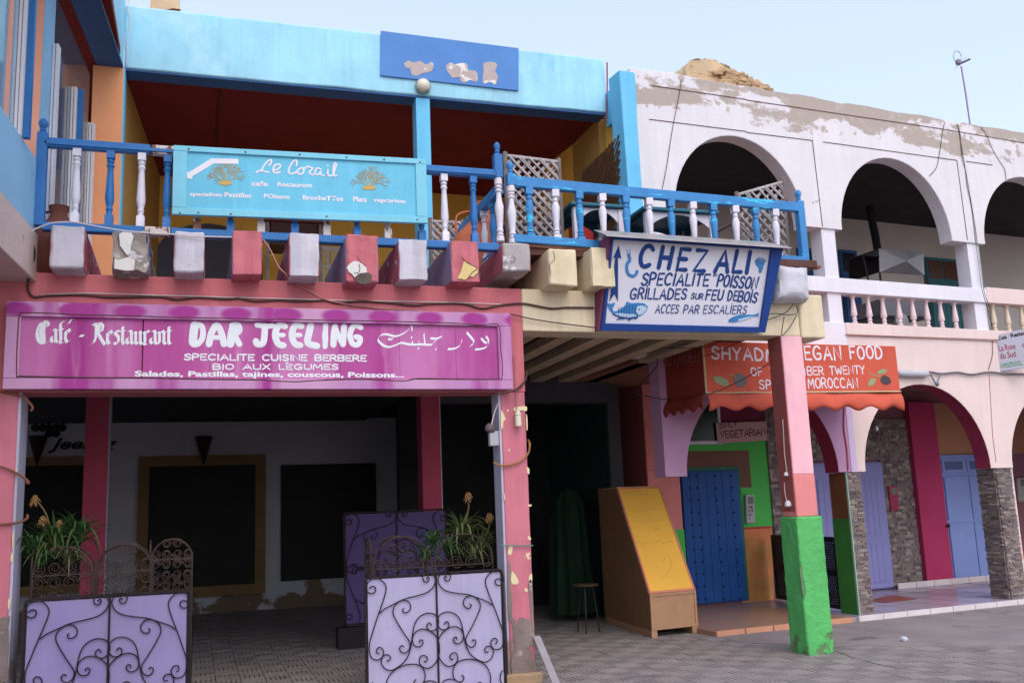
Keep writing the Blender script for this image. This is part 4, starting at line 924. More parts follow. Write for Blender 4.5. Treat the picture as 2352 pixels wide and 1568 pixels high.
# fat rounded name
lm = MB(); W1 = .052
def fat(L, conv, w=W1, k=4): lm.ribbon(trace(PS, L, .001, k, conv), w, PS.n, .003)
fat([(1635, 490), (1625, 560), (1620, 635)], z10, .075); fat([(1640, 485), (1690, 495), (1705, 550), (1695, 610), (1660, 650), (1625, 655)], z10)
fat([(1755, 650), (1775, 560), (1820, 490), (1860, 560), (1880, 650)], z10, .06); fat([(1770, 595), (1870, 595)], z10, .045)
fat([(1935, 650), (1945, 560), (1960, 500)], z10, .07); fat([(1950, 490), (2000, 490), (2010, 540), (1975, 575), (2010, 650)], z10, .055)
fat([(2160, 490), (2240, 500), (2290, 495)], z10, .05); fat([(2225, 500), (2220, 590), (2205, 645), (2160, 650), (2150, 625)], z10, .06)
for x in (65, 205): fat([(x+85, 500), (x+45, 490), (x+15, 530), (x+8, 590), (x+35, 650), (x+75, 660)], z11, .062); fat([(x+15, 575), (x+75, 575)], z11, .045)
fat([(370, 495), (355, 560), (345, 640), (420, 665)], z11, .066)
fat([(495, 480), (490, 670)], z11, .05, 0); fat([(490, 560), (492, 620)], z11, .058, 0)
fat([(560, 655), (565, 560), (575, 505)], z11, .06); fat([(575, 505), (610, 600), (640, 650)], z11, .05); fat([(650, 505), (645, 580), (640, 650)], z11, .06)
fat([(790, 510), (745, 490), (710, 530), (700, 590), (725, 650), (770, 650), (785, 600), (750, 590)], z11, .055)
part('lettering', lm, SIGNW, sg1)
def line(text, p0, p1, h, st, conv0, conv1, mb, pl=PS, **k):
    q0, q1, qh = conv0(*p0), conv1(*p1), conv0(p0[0], p0[1]-h)
    lettering(mb, pl, text, q0, q1, q0[1]-qh[1], st, **k)
lm = MB(); line('SPECIALITE CUISINE BERBERE', (1550, 782), (835, 792), 48, .30, z10, z11, lm); part('lettering', lm, SIGNW, sg1)
lm = MB(); line('BIO AUX LEGUMES', (1790, 862), (600, 862), 42, .30, z10, z11, lm); lm.ribbon([PS.hit(*z11(160, 812)), PS.hit(*z11(178, 802))], .012, PS.n); part('lettering', lm, SIGNW, sg1)
fonttext('Salades, Pastillas, tajines, couscous, Poissons...', PS, z10(1130, 918), z11(1155, 928), 12.5, SIGNW, sg1, bold=.035)
# Arabic name, traced
nibtext([[(1840, 585), (1865, 620), (1850, 670), (1800, 690), (1750, 695)], [(1800, 600), (1840, 640), (1860, 625)], [(1680, 552), (1730, 610), (1740, 640), (1710, 665)], [(1640, 612), (1625, 660), (1575, 688), (1520, 692)],
         [(1470, 588), (1420, 605), (1375, 600)], [(1440, 600), (1400, 640), (1385, 655), (1340, 655), (1300, 652), (1240, 655), (1180, 650)], [(1330, 655), (1320, 560)], [(1275, 655), (1280, 625)], [(1225, 655), (1222, 625)],
         [(1180, 650), (1130, 640), (1080, 660), (1020, 675), (965, 650), (935, 610), (960, 575), (1010, 568), (1080, 585), (1150, 560), (1200, 520), (1215, 492), (1222, 540)], [(1020, 605), (1040, 612), (1060, 604)], [(1418, 690), (1424, 696)], [(1268, 686), (1280, 688)], [(1212, 592), (1222, 596)]], z11, PS, .026, 60, SIGNW, sg1, k=3)
# turquoise coral-cafe sign
sg2 = thing('cafe_sign', 'turquoise wooden sign with arrow, gold corals and white script fixed to the blue railing', 'sign', (1, 9.2, 4.5))
TQ = mat('turquoise_sign_paint', '#5cbcdc', .6, .06, 2, .12, 30, streak=.2, peel=[('#3aa9d2', 1.5, .62, .05, (1, 1, .4))]); TQ2 = mat('turquoise_frame_paint', '#72c4dc', .6, .06, 2, .15, 30, streak=.1)
PC = PA(9.2); z12 = Z(600, 500, 4.2764); z13 = Z(1100, 500, 4.2764)
cq = [PC.hit(398, 335), PC.hit(978, 367), PC.hit(983, 514), PC.hit(396, 493)]
x0, x1, zt0, zt1, zb0, zb1 = -.255, 2.165, cq[0].z+.0, cq[1].z, cq[3].z, cq[2].z
def skew(xa, xb, a, b, y0, y1):    # a,b: fraction of height at bottom and top
    zz_ = lambda x, f: (zb0+(zb1-zb0)*(x-x0)/(x1-x0))*(1-f)+(zt0+(zt1-zt0)*(x-x0)/(x1-x0))*f
    return MB().hexa([(xa, y0, zz_(xa, a)), (xb, y0, zz_(xb, a)), (xb, y1, zz_(xb, a)), (xa, y1, zz_(xa, a)), (xa, y0, zz_(xa, b)), (xb, y0, zz_(xb, b)), (xb, y1, zz_(xb, b)), (xa, y1, zz_(xa, b))])
part('panel', skew(x0+.05, x1-.05, .05, .95, 9.2, 9.215), TQ, sg2)
part('frame', skew(x0, x1, .92, 1, 9.178, 9.225), TQ2, sg2, bevel=.004); part('frame', skew(x0, x1, 0, .10, 9.178, 9.225), TQ2, sg2, bevel=.004)
part('frame', skew(x0, x0+.125, .102, .918, 9.178, 9.225), TQ2, sg2, bevel=.004); part('frame', skew(x1-.11, x1, .102, .918, 9.178, 9.225), TQ2, sg2, bevel=.004)
sc = None
for cv, pts in ((z12, ((460, 250), (1370, 300), (2240, 340), (318, 1275), (615, 1270), (1135, 1295))), (z13, ((100, 340), (852, 385), (1458, 420), (2035, 460), (537, 1330), (1988, 1385)))):
    for q in pts:
        P = PC.hit(*cv(*q), .024)
        if sc is None: sc = part('screw', MB().lathe((0, 0, 0), [(.010, -.004), (.009, .002), (.002, .003)], 8, (0, -1, 0)), mat('rusty_screw', '#7a4030', .7), sg2); sc.location = P
        else: inst(sc, P, sg2)
SCW = mat('script_white', '#e2dce6', .7, .03)
part('painted_arrow', MB().prism(trace(PC, [(1255, 410), (1258, 490), (865, 485), (520, 690), (515, 732), (390, 715), (415, 605), (465, 625), (820, 405)], .004, 0, z12), (0, .003, 0)), SCW, sg2)
mb = MB()
for cv, L in ((z12, [(1545, 630), (1600, 600), (1740, 628)]), (z12, [(1620, 605), (1680, 500), (1740, 440), (1785, 430), (1780, 480), (1750, 515)]), (z12, [(1820, 590), (1880, 585), (1930, 530), (1910, 500), (1850, 510), (1815, 570), (1825, 625), (1870, 640), (1925, 620)]),
              (z12, [(2185, 520), (2195, 460), (2180, 432), (2130, 460), (2080, 540), (2060, 610), (2085, 650), (2140, 645), (2190, 620)]), (z13, [(65, 600), (100, 570), (160, 560), (165, 620), (120, 660), (70, 640), (65, 600)]), (z13, [(160, 580), (235, 530), (250, 545), (300, 555), (310, 570), (270, 610), (265, 650), (320, 670)]),
              (z13, [(440, 580), (390, 560), (350, 600), (350, 650), (400, 665), (440, 610), (440, 660), (490, 680)]), (z13, [(555, 585), (550, 650), (580, 685), (640, 660), (670, 560), (690, 500), (665, 475), (645, 540), (640, 640), (660, 685), (695, 675)]), (z13, [(550, 520), (552, 526)])):
    mb.ribbon(trace(PC, L, .002, 3, cv), .017, PC.n, .002)
part('lettering', mb, SCW, sg2)
for t, cv, a, b, h in (('cafe', z12, (1465, 840), (1730, 846), 78), ('Restaurant', None, z12(1885, 848), z13(305, 868), 10.2), ('specialites:', z12, (480, 1000), (1010, 1015), 62), ('Pastillas', z12, (1035, 1015), (1465, 1032), 72), ('POisson', z12, (1665, 1035), (2080, 1052), 68)):
    fonttext(t, PC, a, b, h, SCW, sg2, conv=cv, bold=.03)
for t, a, b, h in (('BrocheTTes', (150, 1062), (800, 1085), 74), ('Plats', (960, 1090), (1180, 1100), 78), ('vegetariens', (1285, 1095), (1800, 1118), 60)): fonttext(t, PC, a, b, h, SCW, sg2, conv=z13, bold=.03)
GOLD = mat('coral_gold', '#c9a24a', .7, .05); CORB = mat('coral_outline', '#ad9a6e', .7, .1)
def coral(cx, cy, H, cv, seed, lean):
    rnd = random.Random(seed); m = MB()
    def br(x, y, a, L, w, d):
        x2, y2 = x+math.cos(a)*L, y-math.sin(a)*L; xm, ym = (x+x2)/2+rnd.uniform(-.1, .1)*L, (y+y2)/2
        m.ribbon(trace(PC, [(x, y), (xm, ym), (x2, y2)], .002, 2, cv), w, PC.n, .0015)
        if d < 4:
            for s in (-1, 1): br(x2, y2, a+s*rnd.uniform(.25, .6), L*rnd.uniform(.62, .85), w*.8, d+1)
            if d < 3 and rnd.random() < .6: br(xm, ym, a+rnd.choice((-1, 1))*.7, L*.6, w*.7, d+2)
    for a in (.5, 1.0, 1.5, 2.0, 2.6): br(cx+(a-1.5)*-20, cy, a+rnd.uniform(-.1, .1), H*.34, .009, 0)
    part('painted_coral', m, CORB, sg2); e = [(cx+110*math.cos(t*.4), cy+22+34*math.sin(t*.4)) for t in range(16)]
    part('painted_coral_base', MB().prism(trace(PC, e, .005, 0, cv), (0, .002, 0)), GOLD, sg2)
coral(1050, 775, 290, z12, 3, 0); coral(1215, 850, 290, z13, 5, 0)
# blue and white fish restaurant sign: leans forward from the cream beam
sg3 = thing('restaurant_sign', 'white sign in a blue frame with blue lettering, arrow and fish on the cream beam', 'sign', (4.9, 9.3, 3.5))
BLp = PA(9.33); b0, b1 = BLp.hit(1378, 759), BLp.hit(1754, 764); tl = PA(9.02).hit(1405, 541); tr_ = PA(9.02).hit(1774, 573)
zb_ = (b0.z+b1.z)/2; PSG = Pl(b0, (b1-b0), (tl-b0)); 
PSG.o = b0
LB = (b1-b0).length; HS = (tl-b0).dot(PSG.v)
NB = mat('navy_sign_frame', '#123f8c', .5, .06, 3, .1); SW = mat('sign_board_white', '#d8d6e4', .55, .03, 3, .05)
cuv = lambda x, y: PSG.uv(*z6(x, y))
# outer and inner corners measured on the sign's own plane
oc = [cuv(0, 1075), cuv(1700, 1095), cuv(1890, 215), cuv(120, 88)]; ic = [cuv(45, 1000), cuv(1650, 1040), cuv(1765, 240), cuv(130, 133)]
def onp(c, o): return PSG.at(c[0], c[1], o)
part('board', MB().prism([onp(c, -.005) for c in ic], PSG.n*-.02), SW, sg3)
for i in range(4):
    j = (i+1) % 4; part('frame', MB().prism([onp(oc[i], .03), onp(oc[j], .03), onp(ic[j], .03), onp(ic[i], .03)], PSG.n*-.06), NB, sg3, bevel=.003)
part('side_panel', MB().hexa([onp(oc[0], .0), onp(oc[0], .0)+Vector((-.03, .0, 0)), onp(oc[0], 0)+Vector((-.03, .1, 0)), onp(oc[0], 0)+Vector((0, .1, 0)), onp(oc[3], .0), onp(oc[3], 0)+Vector((-.03, 0, 0)), Vector((onp(oc[3], 0).x-.03, 9.39, onp(oc[3], 0).z)), Vector((onp(oc[3], 0).x, 9.39, onp(oc[3], 0).z))]), mat('sign_side_maroon', '#7a3a5a', .7), sg3)
hd = MB(); A0, A1 = onp(cuv(60, 75), .0), onp(cuv(1895, 200), .0)
u_ = (A1-A0).normalized(); fr = Vector((0, -.12, -.06)); bk = Vector((0, .30, .12))
hd.prism([A0+fr-u_*.05, A1+fr+u_*.03, A1+bk, A0+bk], (0, 0, .012))
part('hood', hd, mat('tin_hood', '#a89e9c', .45, .15, 4, .2, metal=.4, peel=[('#7fa8a8', 3, .6, .05)]), sg3)
INK = mat('sign_ink_blue', '#0f3c84', .6, .08, 8, .05)
def onsign(text, a, b, h, st, slant=.12, dots='', jit=.03, gap=.26):
    m = MB(); lettering(m, PSG, text, a, b, h, st, slant, jit, gap, z6, dots, off=.0); part('lettering', m, INK, sg3)
onsign('CHEZ', (405, 410), (1080, 455), 215, .22, .1, gap=.5); onsign('ALI', (1195, 455), (1530, 470), 215, .22, .12, gap=.32)
onsign('SPECIALITE', (430, 600), (1120, 612), 118, .18, .15, 'I'); onsign('POISSON', (1215, 615), (1620, 640), 115, .18, .15, 'I'); onsign('DU', (1178, 512), (1212, 514), 28, .2, 0)
onsign('GRILLADES', (312, 745), (890, 750), 105, .17, .12, 'I'); onsign('SUR', (945, 745), (1065, 752), 55, .2, .12); onsign('FEU', (1098, 752), (1265, 760), 100, .18, .12); onsign('DE', (1325, 762), (1415, 766), 95, .18, .12, gap=.35); onsign('BOIS', (1430, 768), (1620, 785), 100, .18, .12, 'I')
onsign('ACCES', (575, 892), (810, 896), 85, .13, .15); onsign('PAR', (865, 896), (1020, 900), 82, .14, .15); onsign('ESCALIERS', (1070, 898), (1515, 904), 82, .13, .15, 'I')
ar = part('painted_arrow', MB().prism(trace(PSG, [(195, 195), (222, 332), (188, 318), (188, 772), (150, 695), (102, 772), (160, 318), (136, 332)], .002, 0, z6), PSG.n*-.004), INK, sg3)
SEA = mat('fish_blue', '#2f7fc0', .6, .2, 12, .05); PALEF = mat('fish_belly', '#b8cfe6', .6, .05)
fm = MB().prism(trace(PSG, [(70, 792), (110, 800), (160, 788), (130, 850), (140, 880), (200, 868), (260, 820), (280, 775), (325, 795), (400, 788), (460, 795), (498, 830), (485, 870), (440, 912), (380, 940), (300, 945), (200, 935), (140, 910), (100, 860)], .002, 0, z6), PSG.n*-.004)
part('painted_fish', fm, SEA, sg3)
m = MB().prism(trace(PSG, [(385, 830), (430, 815), (480, 830), (485, 860), (440, 905), (400, 915), (375, 880)], .0045, 0, z6), PSG.n*-.002).prism(trace(PSG, [(150, 900), (220, 895), (300, 905), (360, 905), (380, 930), (300, 940), (200, 928)], .0045, 0, z6), PSG.n*-.002); part('fish_highlight', m, PALEF, sg3)
m = MB()
for x in range(190, 370, 28): m.ribbon(trace(PSG, [(x+8, 840-(x-190)*.18), (x, 930)], .003, 0, z6), .008, PSG.n, .002)
for L in ([(180, 962), (215, 948), (240, 955)], [(300, 970), (330, 945)], [(370, 955), (380, 935)], [(405, 855), (408, 860)], [(140, 905), (230, 945), (310, 952), (390, 940)]): m.ribbon(trace(PSG, L, .005, 0, z6), .014, PSG.n, .002)
part('fish_markings', m, INK, sg3)
m = MB().prism(trace(PSG, [(1335, 965), (1380, 935), (1450, 912), (1600, 912), (1650, 893), (1640, 925), (1655, 930), (1600, 928), (1540, 945), (1450, 975), (1400, 990), (1340, 990)], .002, 0, z6), PSG.n*-.003); part('painted_fish', m, SEA, sg3)
m = MB().prism(trace(PSG, [(1430, 962), (1540, 935), (1600, 928), (1520, 958), (1440, 980)], .0045, 0, z6), PSG.n*-.002); part('fish_highlight', m, PALEF, sg3)
m = MB(); m.ribbon(trace(PSG, [(300, 295), (310, 350), (285, 380), (278, 430), (295, 490), (340, 512), (372, 495), (385, 465)], .001, 3, z6), .034, PSG.n, .003); m.ribbon(trace(PSG, [(290, 300), (280, 240)], .001, 0, z6), .006, PSG.n); m.ribbon(trace(PSG, [(312, 300), (312, 230)], .001, 0, z6), .006, PSG.n); m.ribbon(trace(PSG, [(388, 462), (372, 455), (380, 500)], .001, 0, z6), .012, PSG.n); part('painted_shrimp', m, SEA, sg3)
m = MB()
for k in range(8):
    a = R(35+k*17); m.ribbon(trace(PSG, [(1665, 440), (1665+math.cos(a)*45, 410-math.sin(a)*45), (1668+math.cos(a)*62, 385-math.sin(a)*66)], .001, 0, z6), .012, PSG.n)
m.ribbon(trace(PSG, [(1665, 460), (1668, 435), (1680, 425)], .001, 0, z6), .04, PSG.n); part('painted_shell', m, SEA, sg3)
# ---------------------------------------------------------------- red awning of the vegan restaurant
aw = thing('restaurant_awning', 'orange red box awning with white painted lettering, olives and a scalloped valance', 'awning', tuple(bpoint(8, 3)))
AR = mat('orange_red_canvas', '#cc5238', .85, .07, 3, .12, 40, streak=.12); AR_SHADE = mat('shaded_red_canvas', '#8e2f24', .85, .1, 3, .12)  # second canvas: same red with the shade of the left side in its colour
def Sx(x, y, D): P = PB(D).hit(x, y); return P
FL, FR = Sx(1613, 790, 9.78), Sx(2056, 793, 9.60)
zt = (FL.z+FR.z)/2; FL.z = FR.z = zt; PW1 = Pl(Vector((FL.x, FL.y, 0)), FR-FL); zbn = PW1.hit(1613, 902).z
def off3(P, z): return Vector((P.x, P.y, z))
bkL = bpoint(FL.dot(dB)+.02, 0, DBF-.03); bkR = bpoint(FR.dot(dB)+.02, 0, DBF-.03)
part('front_panel', MB().prism([off3(FL, zbn), off3(FR, zbn+.03), off3(FR, zt), off3(FL, zt)], nB*.02), AR, aw)
part('side_panel', MB().prism([off3(FL, zbn)+nB*.021, off3(bkL, zbn), off3(bkL, zt), off3(FL, zt)+nB*.021], dB*.01), AR_SHADE, aw)
part('side_panel', MB().prism([off3(FR, zbn)+nB*.021, off3(bkR, zbn), off3(bkR, zt), off3(FR, zt)+nB*.021], dB*-.01), AR, aw)
part('top_panel', MB().prism([off3(FL, zt+.001), off3(FR, zt+.001), off3(bkR, zt+.001), off3(bkL, zt+.001)], (0, 0, .01)), AR, aw)
def valance(A, B, z, n, mm, drop=.2, amp=.035, bulge=.06):
    u = (B-A); L = u.length; u.normalize(); nn = Vector((u.y, -u.x, 0)); m = MB(); N = n*8; rows = 5; vs = []
    for i in range(N+1):
        f = i/N; dz = drop-amp*.5+amp*math.cos(2*math.pi*f*n)*.8
        for r in range(rows):
            g = r/(rows-1); P = A+u*(f*L)+nn*(bulge*math.sin(g*2.2)+.012*math.sin(f*L*9+r)); P.z = z-dz*g; vs.append(P)
    fs = [(i*rows+r, (i+1)*rows+r, (i+1)*rows+r+1, i*rows+r+1) for i in range(N) for r in range(rows-1)]
    m.add(vs, fs); o = part('valance', m, mm, aw, smooth=True); md = o.modifiers.new('cloth', 'SOLIDIFY'); md.thickness = .006; return o
valance(off3(FL, 0), off3(FR, 0), zbn, 8, AR, .215); valance(off3(bkL, 0), off3(FL, 0), zbn, 4, AR_SHADE, .2)
pp = MB(); pp.tube([off3(FL, zbn)-nB*.012, off3(FR, zbn+.03)-nB*.012], .009, 6); pp.tube([off3(FL, zbn)-nB*.012, off3(FL, zt)-nB*.012], .011, 6); part('piping', pp, mat('cream_piping', '#c2b890', .7), aw)
z14 = Z(2250, 1150, 3.136); zR = Z(2800, 1100, 1.96)
AW_ = mat('awning_letter_white', '#ddd6e4', .7, .03)
def onawn(t, a, b, h, st, conv, gap=.28, jit=.03, sl=0): m = MB(); lettering(m, PW1, t, a, b, h, st, sl, jit, gap, conv, off=.0); part('lettering', m, AW_, aw)
onawn('SHYADM', (1320, 605), (2070, 640), 135, .2, z14); onawn('V', (300, 488), (395, 488), 90, .18, zR); onawn('EGAN', (435, 488), (695, 485), 95, .17, zR); onawn('FOOD', (765, 480), (998, 476), 88, .17, zR)
onawn('OF TA', (1780, 805), (2140, 812), 90, .19, z14); onawn('NUM', (330, 600), (430, 600), 56, .17, zR); onawn('BER TWENTY', (450, 600), (870, 590), 58, .17, zR, .22); onawn('SP', (1880, 965), (2010, 968), 98, .18, z14); onawn('ECIAL', (190, 696), (420, 696), 60, .16, zR); onawn('MOROCCAN', (455, 696), (818, 692), 70, .15, zR, .22)
OLV = mat('olive_dark', '#3a1820', .25, .1, 8, .05, spec=.6); LEAF = mat('leaf_paint', '#8fa070', .7, .1, 8, .1)
def blob(pts, m, conv, nm, off=.003): part(nm, MB().prism(smooth_pts(trace(PW1, pts, off, 0, conv), 3, True), PW1.n*-.003), m, aw)
blob([(1575, 860), (1590, 800), (1640, 785), (1700, 815), (1725, 880), (1690, 935), (1640, 945), (1590, 910)], OLV, z14, 'painted_olive'); blob([(1340, 830), (1390, 815), (1470, 840), (1515, 890), (1490, 930), (1420, 915), (1360, 880)], LEAF, z14, 'painted_leaf')
blob([(985, 625), (1010, 600), (1050, 620), (1060, 655), (1025, 672), (990, 655)], OLV, zR, 'painted_olive'); blob([(960, 585), (990, 555), (1035, 565), (1000, 592)], LEAF, zR, 'painted_leaf'); blob([(890, 675), (915, 625), (948, 630), (935, 670)], LEAF, zR, 'painted_leaf')
m = MB(); m.ribbon(trace(PW1, [(895, 575), (930, 600), (985, 610)], .001, 2, zR), .014, PW1.n); m.ribbon(trace(PW1, [(1525, 798), (1570, 805), (1595, 830)], .001, 2, z14), .014, PW1.n); m.ribbon(trace(PW1, [(1302, 800), (1335, 835)], .001, 0, z14), .01, PW1.n); part('painted_stem', m, LEAF, aw)
# side lettering; the shade of this side is toned into the letter colour
PSD = Pl(off3(bkL, 0), off3(FL, 0)-off3(bkL, 0)); m = MB(); lettering(m, PSD, 'VEGETARIEN', (640, 690), (1165, 640), 120, .13, 0, .03, .25, z14, 'I', off=.012); part('lettering', m, mat('shaded_side_letter', '#9a6258', .8), aw)
# vegetarian notice
nt_ = thing('painted_notice', 'pinkish notice with hand-painted maroon words above the green wall', 'sign', tuple(bpoint(9.5, 2.6, DW)))
q = [(265, 425), (860, 405), (870, 628), (290, 665)]
part('board', MB().prism(trace(PW, q, .08, 0, zV), nB*.012), mat('notice_pink', '#c79a9a', .8, .05), nt_)
m = MB(); PN = PW.shift(.081); lettering(m, PN, 'ONLY', (318, 492), (520, 462), 58, .17, 0, .04, .28, zV); lettering(m, PN, 'VEGETARIAN', (325, 602), (850, 560), 78, .16, 0, .04, .2, zV); part('lettering', m, mat('maroon_ink', '#5a1c2a', .7), nt_)
# projecting sign at the right edge
sg4 = thing('projecting_sign', 'white projecting sign with red, black and green lettering at the right edge above the cable', 'sign', tuple(bpoint(13.7, 3.6)))
z15 = Z(3600, 1150, 3.484); PJ0 = bpoint(S(2285, 800)[0]+.25, 0, DBF-.25)
PJ = Pl(PJ0, (dB*.62 - nB*.78)); c4 = [PJ.hit(*z15(515, 845)), PJ.hit(*z15(836, 795)), PJ.hit(*z15(836, 290)), PJ.hit(*z15(460, 370))]
ub = (c4[1]-c4[0]); ut = (c4[2]-c4[3]); c4[1] = c4[0]+ub*1.6; c4[2] = c4[3]+ut*1.6
part('panel', MB().prism(c4, PJ.n*-.03), mat('grey_white_panel', '#b9b6c6', .5, .04), sg4, bevel=.004)
part('bracket', MB().prism([PJ.hit(*z15(x, y), -.01) for x, y in ((305, 395), (450, 372), (450, 392), (415, 415), (310, 425))], PJ.n*-.02), BLACK, sg4)
part('bracket', MB().prism([PJ.hit(*z15(x, y), -.01) for x, y in ((370, 840), (515, 840), (500, 860), (380, 870))], PJ.n*-.02), BLACK, sg4)
CRI = mat('crimson_ink', '#a8183c', .6); GRI = mat('green_ink', '#3f9c54', .6)
fonttext('Café', PJ, (508, 432), (612, 415), 42, BLACK, sg4, conv=z15, bold=.03); fonttext('-', PJ, (640, 395), (652, 392), 34, BLACK, sg4, conv=z15, bold=.04); fonttext('Restaurant', PJ, (668, 400), (985, 335), 50, BLACK, sg4, conv=z15, bold=.03)
fonttext('La Rose', PJ, (515, 580), (730, 545), 78, CRI, sg4, conv=z15, bold=.01); fonttext('du Sud', PJ, (530, 680), (735, 650), 82, CRI, sg4, conv=z15, bold=.01)
fonttext('Cuisine Marocaine', PJ, (530, 768), (800, 722), 28, GRI, sg4, conv=z15); fonttext("à l'Huile d'Argan", PJ, (535, 802), (818, 758), 30, GRI, sg4, conv=z15)
m = MB(); m.ribbon(trace(PJ, [(836, 480), (820, 495), (825, 515), (845, 520), (870, 500)], .001, 3, z15), .012, PJ.n); part('painted_flower', m, CRI, sg4)
# ---------------------------------------------------------------- lavender panels with iron scrolls
zs_ = Z(1000, 1700, 1.823)
SCR = [[(690, 905), (700, 893), (722, 892), (733, 910), (722, 930), (700, 935), (678, 920), (672, 890), (690, 855), (730, 840), (770, 855), (798, 890), (797, 930), (770, 1010), (735, 1100), (700, 1200), (688, 1240), (686, 1290), (700, 1330), (730, 1346), (760, 1338), (778, 1305), (765, 1277), (745, 1272), (732, 1285), (735, 1303), (748, 1308)],
 [(1065, 865), (1078, 852), (1085, 868), (1070, 885), (1050, 878), (1042, 850), (1058, 830), (1090, 825), (1120, 850), (1128, 880), (1110, 920), (1070, 950), (1000, 968), (920, 982), (850, 1010), (790, 1035), (757, 1060)],
 [(915, 1040), (905, 1050), (915, 1068), (940, 1065), (957, 1045), (955, 1015), (930, 992), (895, 993), (858, 1015), (842, 1050), (850, 1090), (900, 1180), (940, 1240), (950, 1270), (940, 1300), (915, 1318), (890, 1308), (880, 1285), (895, 1270), (908, 1280)],
 [(1095, 1160), (1080, 1142), (1064, 1155), (1064, 1175), (1085, 1192), (1115, 1190), (1138, 1160), (1138, 1120), (1110, 1090), (1060, 1082), (1010, 1105), (980, 1150), (965, 1220), (950, 1300), (920, 1360), (870, 1400), (820, 1418), (780, 1400), (760, 1360), (775, 1325), (805, 1320), (822, 1340), (810, 1358), (795, 1352)],
 [(1010, 1262), (1015, 1245), (1033, 1250), (1030, 1275), (1005, 1288), (975, 1275), (965, 1235), (985, 1195), (1030, 1178), (1085, 1195), (1130, 1240), (1142, 1290), (1138, 1350), (1110, 1400), (1070, 1425), (1030, 1415), (1008, 1385), (1015, 1350), (1040, 1343), (1062, 1362), (1050, 1385), (1038, 1378)],
 [(985, 1485), (970, 1500), (980, 1522), (1010, 1525), (1040, 1495), (1040, 1440), (1005, 1400), (930, 1390), (860, 1410), (810, 1450), (787, 1510), (792, 1568), (810, 1620)],
 [(950, 1580), (1000, 1530), (1060, 1503), (1110, 1515), (1140, 1560)], [(860, 1560), (850, 1550), (865, 1540), (885, 1560), (880, 1600)], [(700, 1480), (715, 1500), (720, 1540), (700, 1580)]]
def lav(name_lab, o, ux, w, hgt, m, thick=.012, full=False, reps=1):
    t = thing('lavender_panel', name_lab, 'panel', tuple(o), 'lavender boards behind wrought iron scrolls'); ux = Vector(ux).normalized(); pl = Pl(o, ux)
    P = lambda a, b, of=0: o+ux*a+Vector((0, 0, b))+pl.n*of
    part('backing_board', MB().prism([P(.02, .03), P(w-.02, .03), P(w-.02, hgt-.02), P(.02, hgt-.02)], pl.n*-.01), m, t)
    fr = MB(); c = .03; fr.tube([P(0, c), P(0, hgt-c), P(c*.3, hgt-c*.3), P(c, hgt), P(w-c, hgt), P(w-c*.3, hgt-c*.3), P(w, hgt-c), P(w, c), P(w-c*.3, c*.3), P(w-c, 0), P(c, 0), P(c*.3, c*.3), P(0, c)], thick, 6); part('frame', fr, IRON, t)
    part('centre_bar', MB().tube([P(w*.505, .0, .015), P(w*.505, hgt, .015)], .009, 6), IRON, t)
    sc_ = w/920.; k = 0
    sets = [0] if not full else [0, 1]
    for fl in sets:
        for L in SCR:
            if full and L is SCR[5]: L = L[:-2]
            for mir in (0, 1):
                pts = []
                for x, y in L:
                    if full and y > 1300 and L not in (SCR[5],): pass
                    a = (x-668)*sc_; b = (y-835)*sc_
                    if mir: a = (1610-x+0 if False else (1140-x)+1140-668)*sc_*.985
                    bb = hgt-b if not fl else b
                    pts.append(P(a, bb, .018))
                pts = [q for q in pts if o.z+.01 < q.z]
                if full: pts = [q for q in pts if (q.z-o.z > hgt*.5-.05) == (fl == 0) or abs(q.z-o.z-hgt*.5) < .05]
                if len(pts) > 2: part('scroll', MB().tube(smooth_pts(pts, 3), .0055, 5), IRON, t, smooth=True)
    return t
LP1 = mat('lavender_board_paint', '#887caa', .75, .08, 2, .12, streak=.1, peel=[('#8072a8', 1.3, .52, .2)]); LP2 = mat('pale_lavender_board_paint', '#a69ec0', .75, .08, 2, .12, streak=.15, peel=[('#9e92c2', 1.6, .52, .2)]); LP3 = mat('violet_board_paint', '#524274', .75, .06, 2, .1)
e0, e1 = ground(60, 1560, .02), None
pA = PA(9.05); a0, a1 = pA.hit(58, 1378), pA.hit(435, 1357)
lav('mid lavender panel with iron scrolls at the foot of the left pillar', Vector((a0.x, 9.05, .0)), (1, 0, 0), a1.x-a0.x, a0.z, LP1, .014)
pA = PA(9.0); a0, a1 = pA.hit(839, 1326), pA.hit(1148, 1311)
lav('palest lavender panel with iron scrolls leaning beside the peeling pink pillar', Vector((a0.x, 9.0, .0)), (1, 0, 0), a1.x-a0.x+.02, a0.z, LP2, .012)
pA = PA(13.0); a0, a1 = pA.hit(790, 1178), pA.hit(966, 1171)
zb3 = pA.hit(800, 1437).z
lav('dim violet panel with iron scrolls standing inside the arcade against the inner pillar', Vector((a0.x, 13.0, zb3)), (1, 0, 0), a1.x-a0.x+.35, a0.z-zb3, LP3, .012, full=True)
part('foot_bar', MB().box(a0.x-.1, a0.x+1.4, 12.9, 13.15, 0, zb3-.01), IRON, bpy.data.objects['lavender_panel.002'])
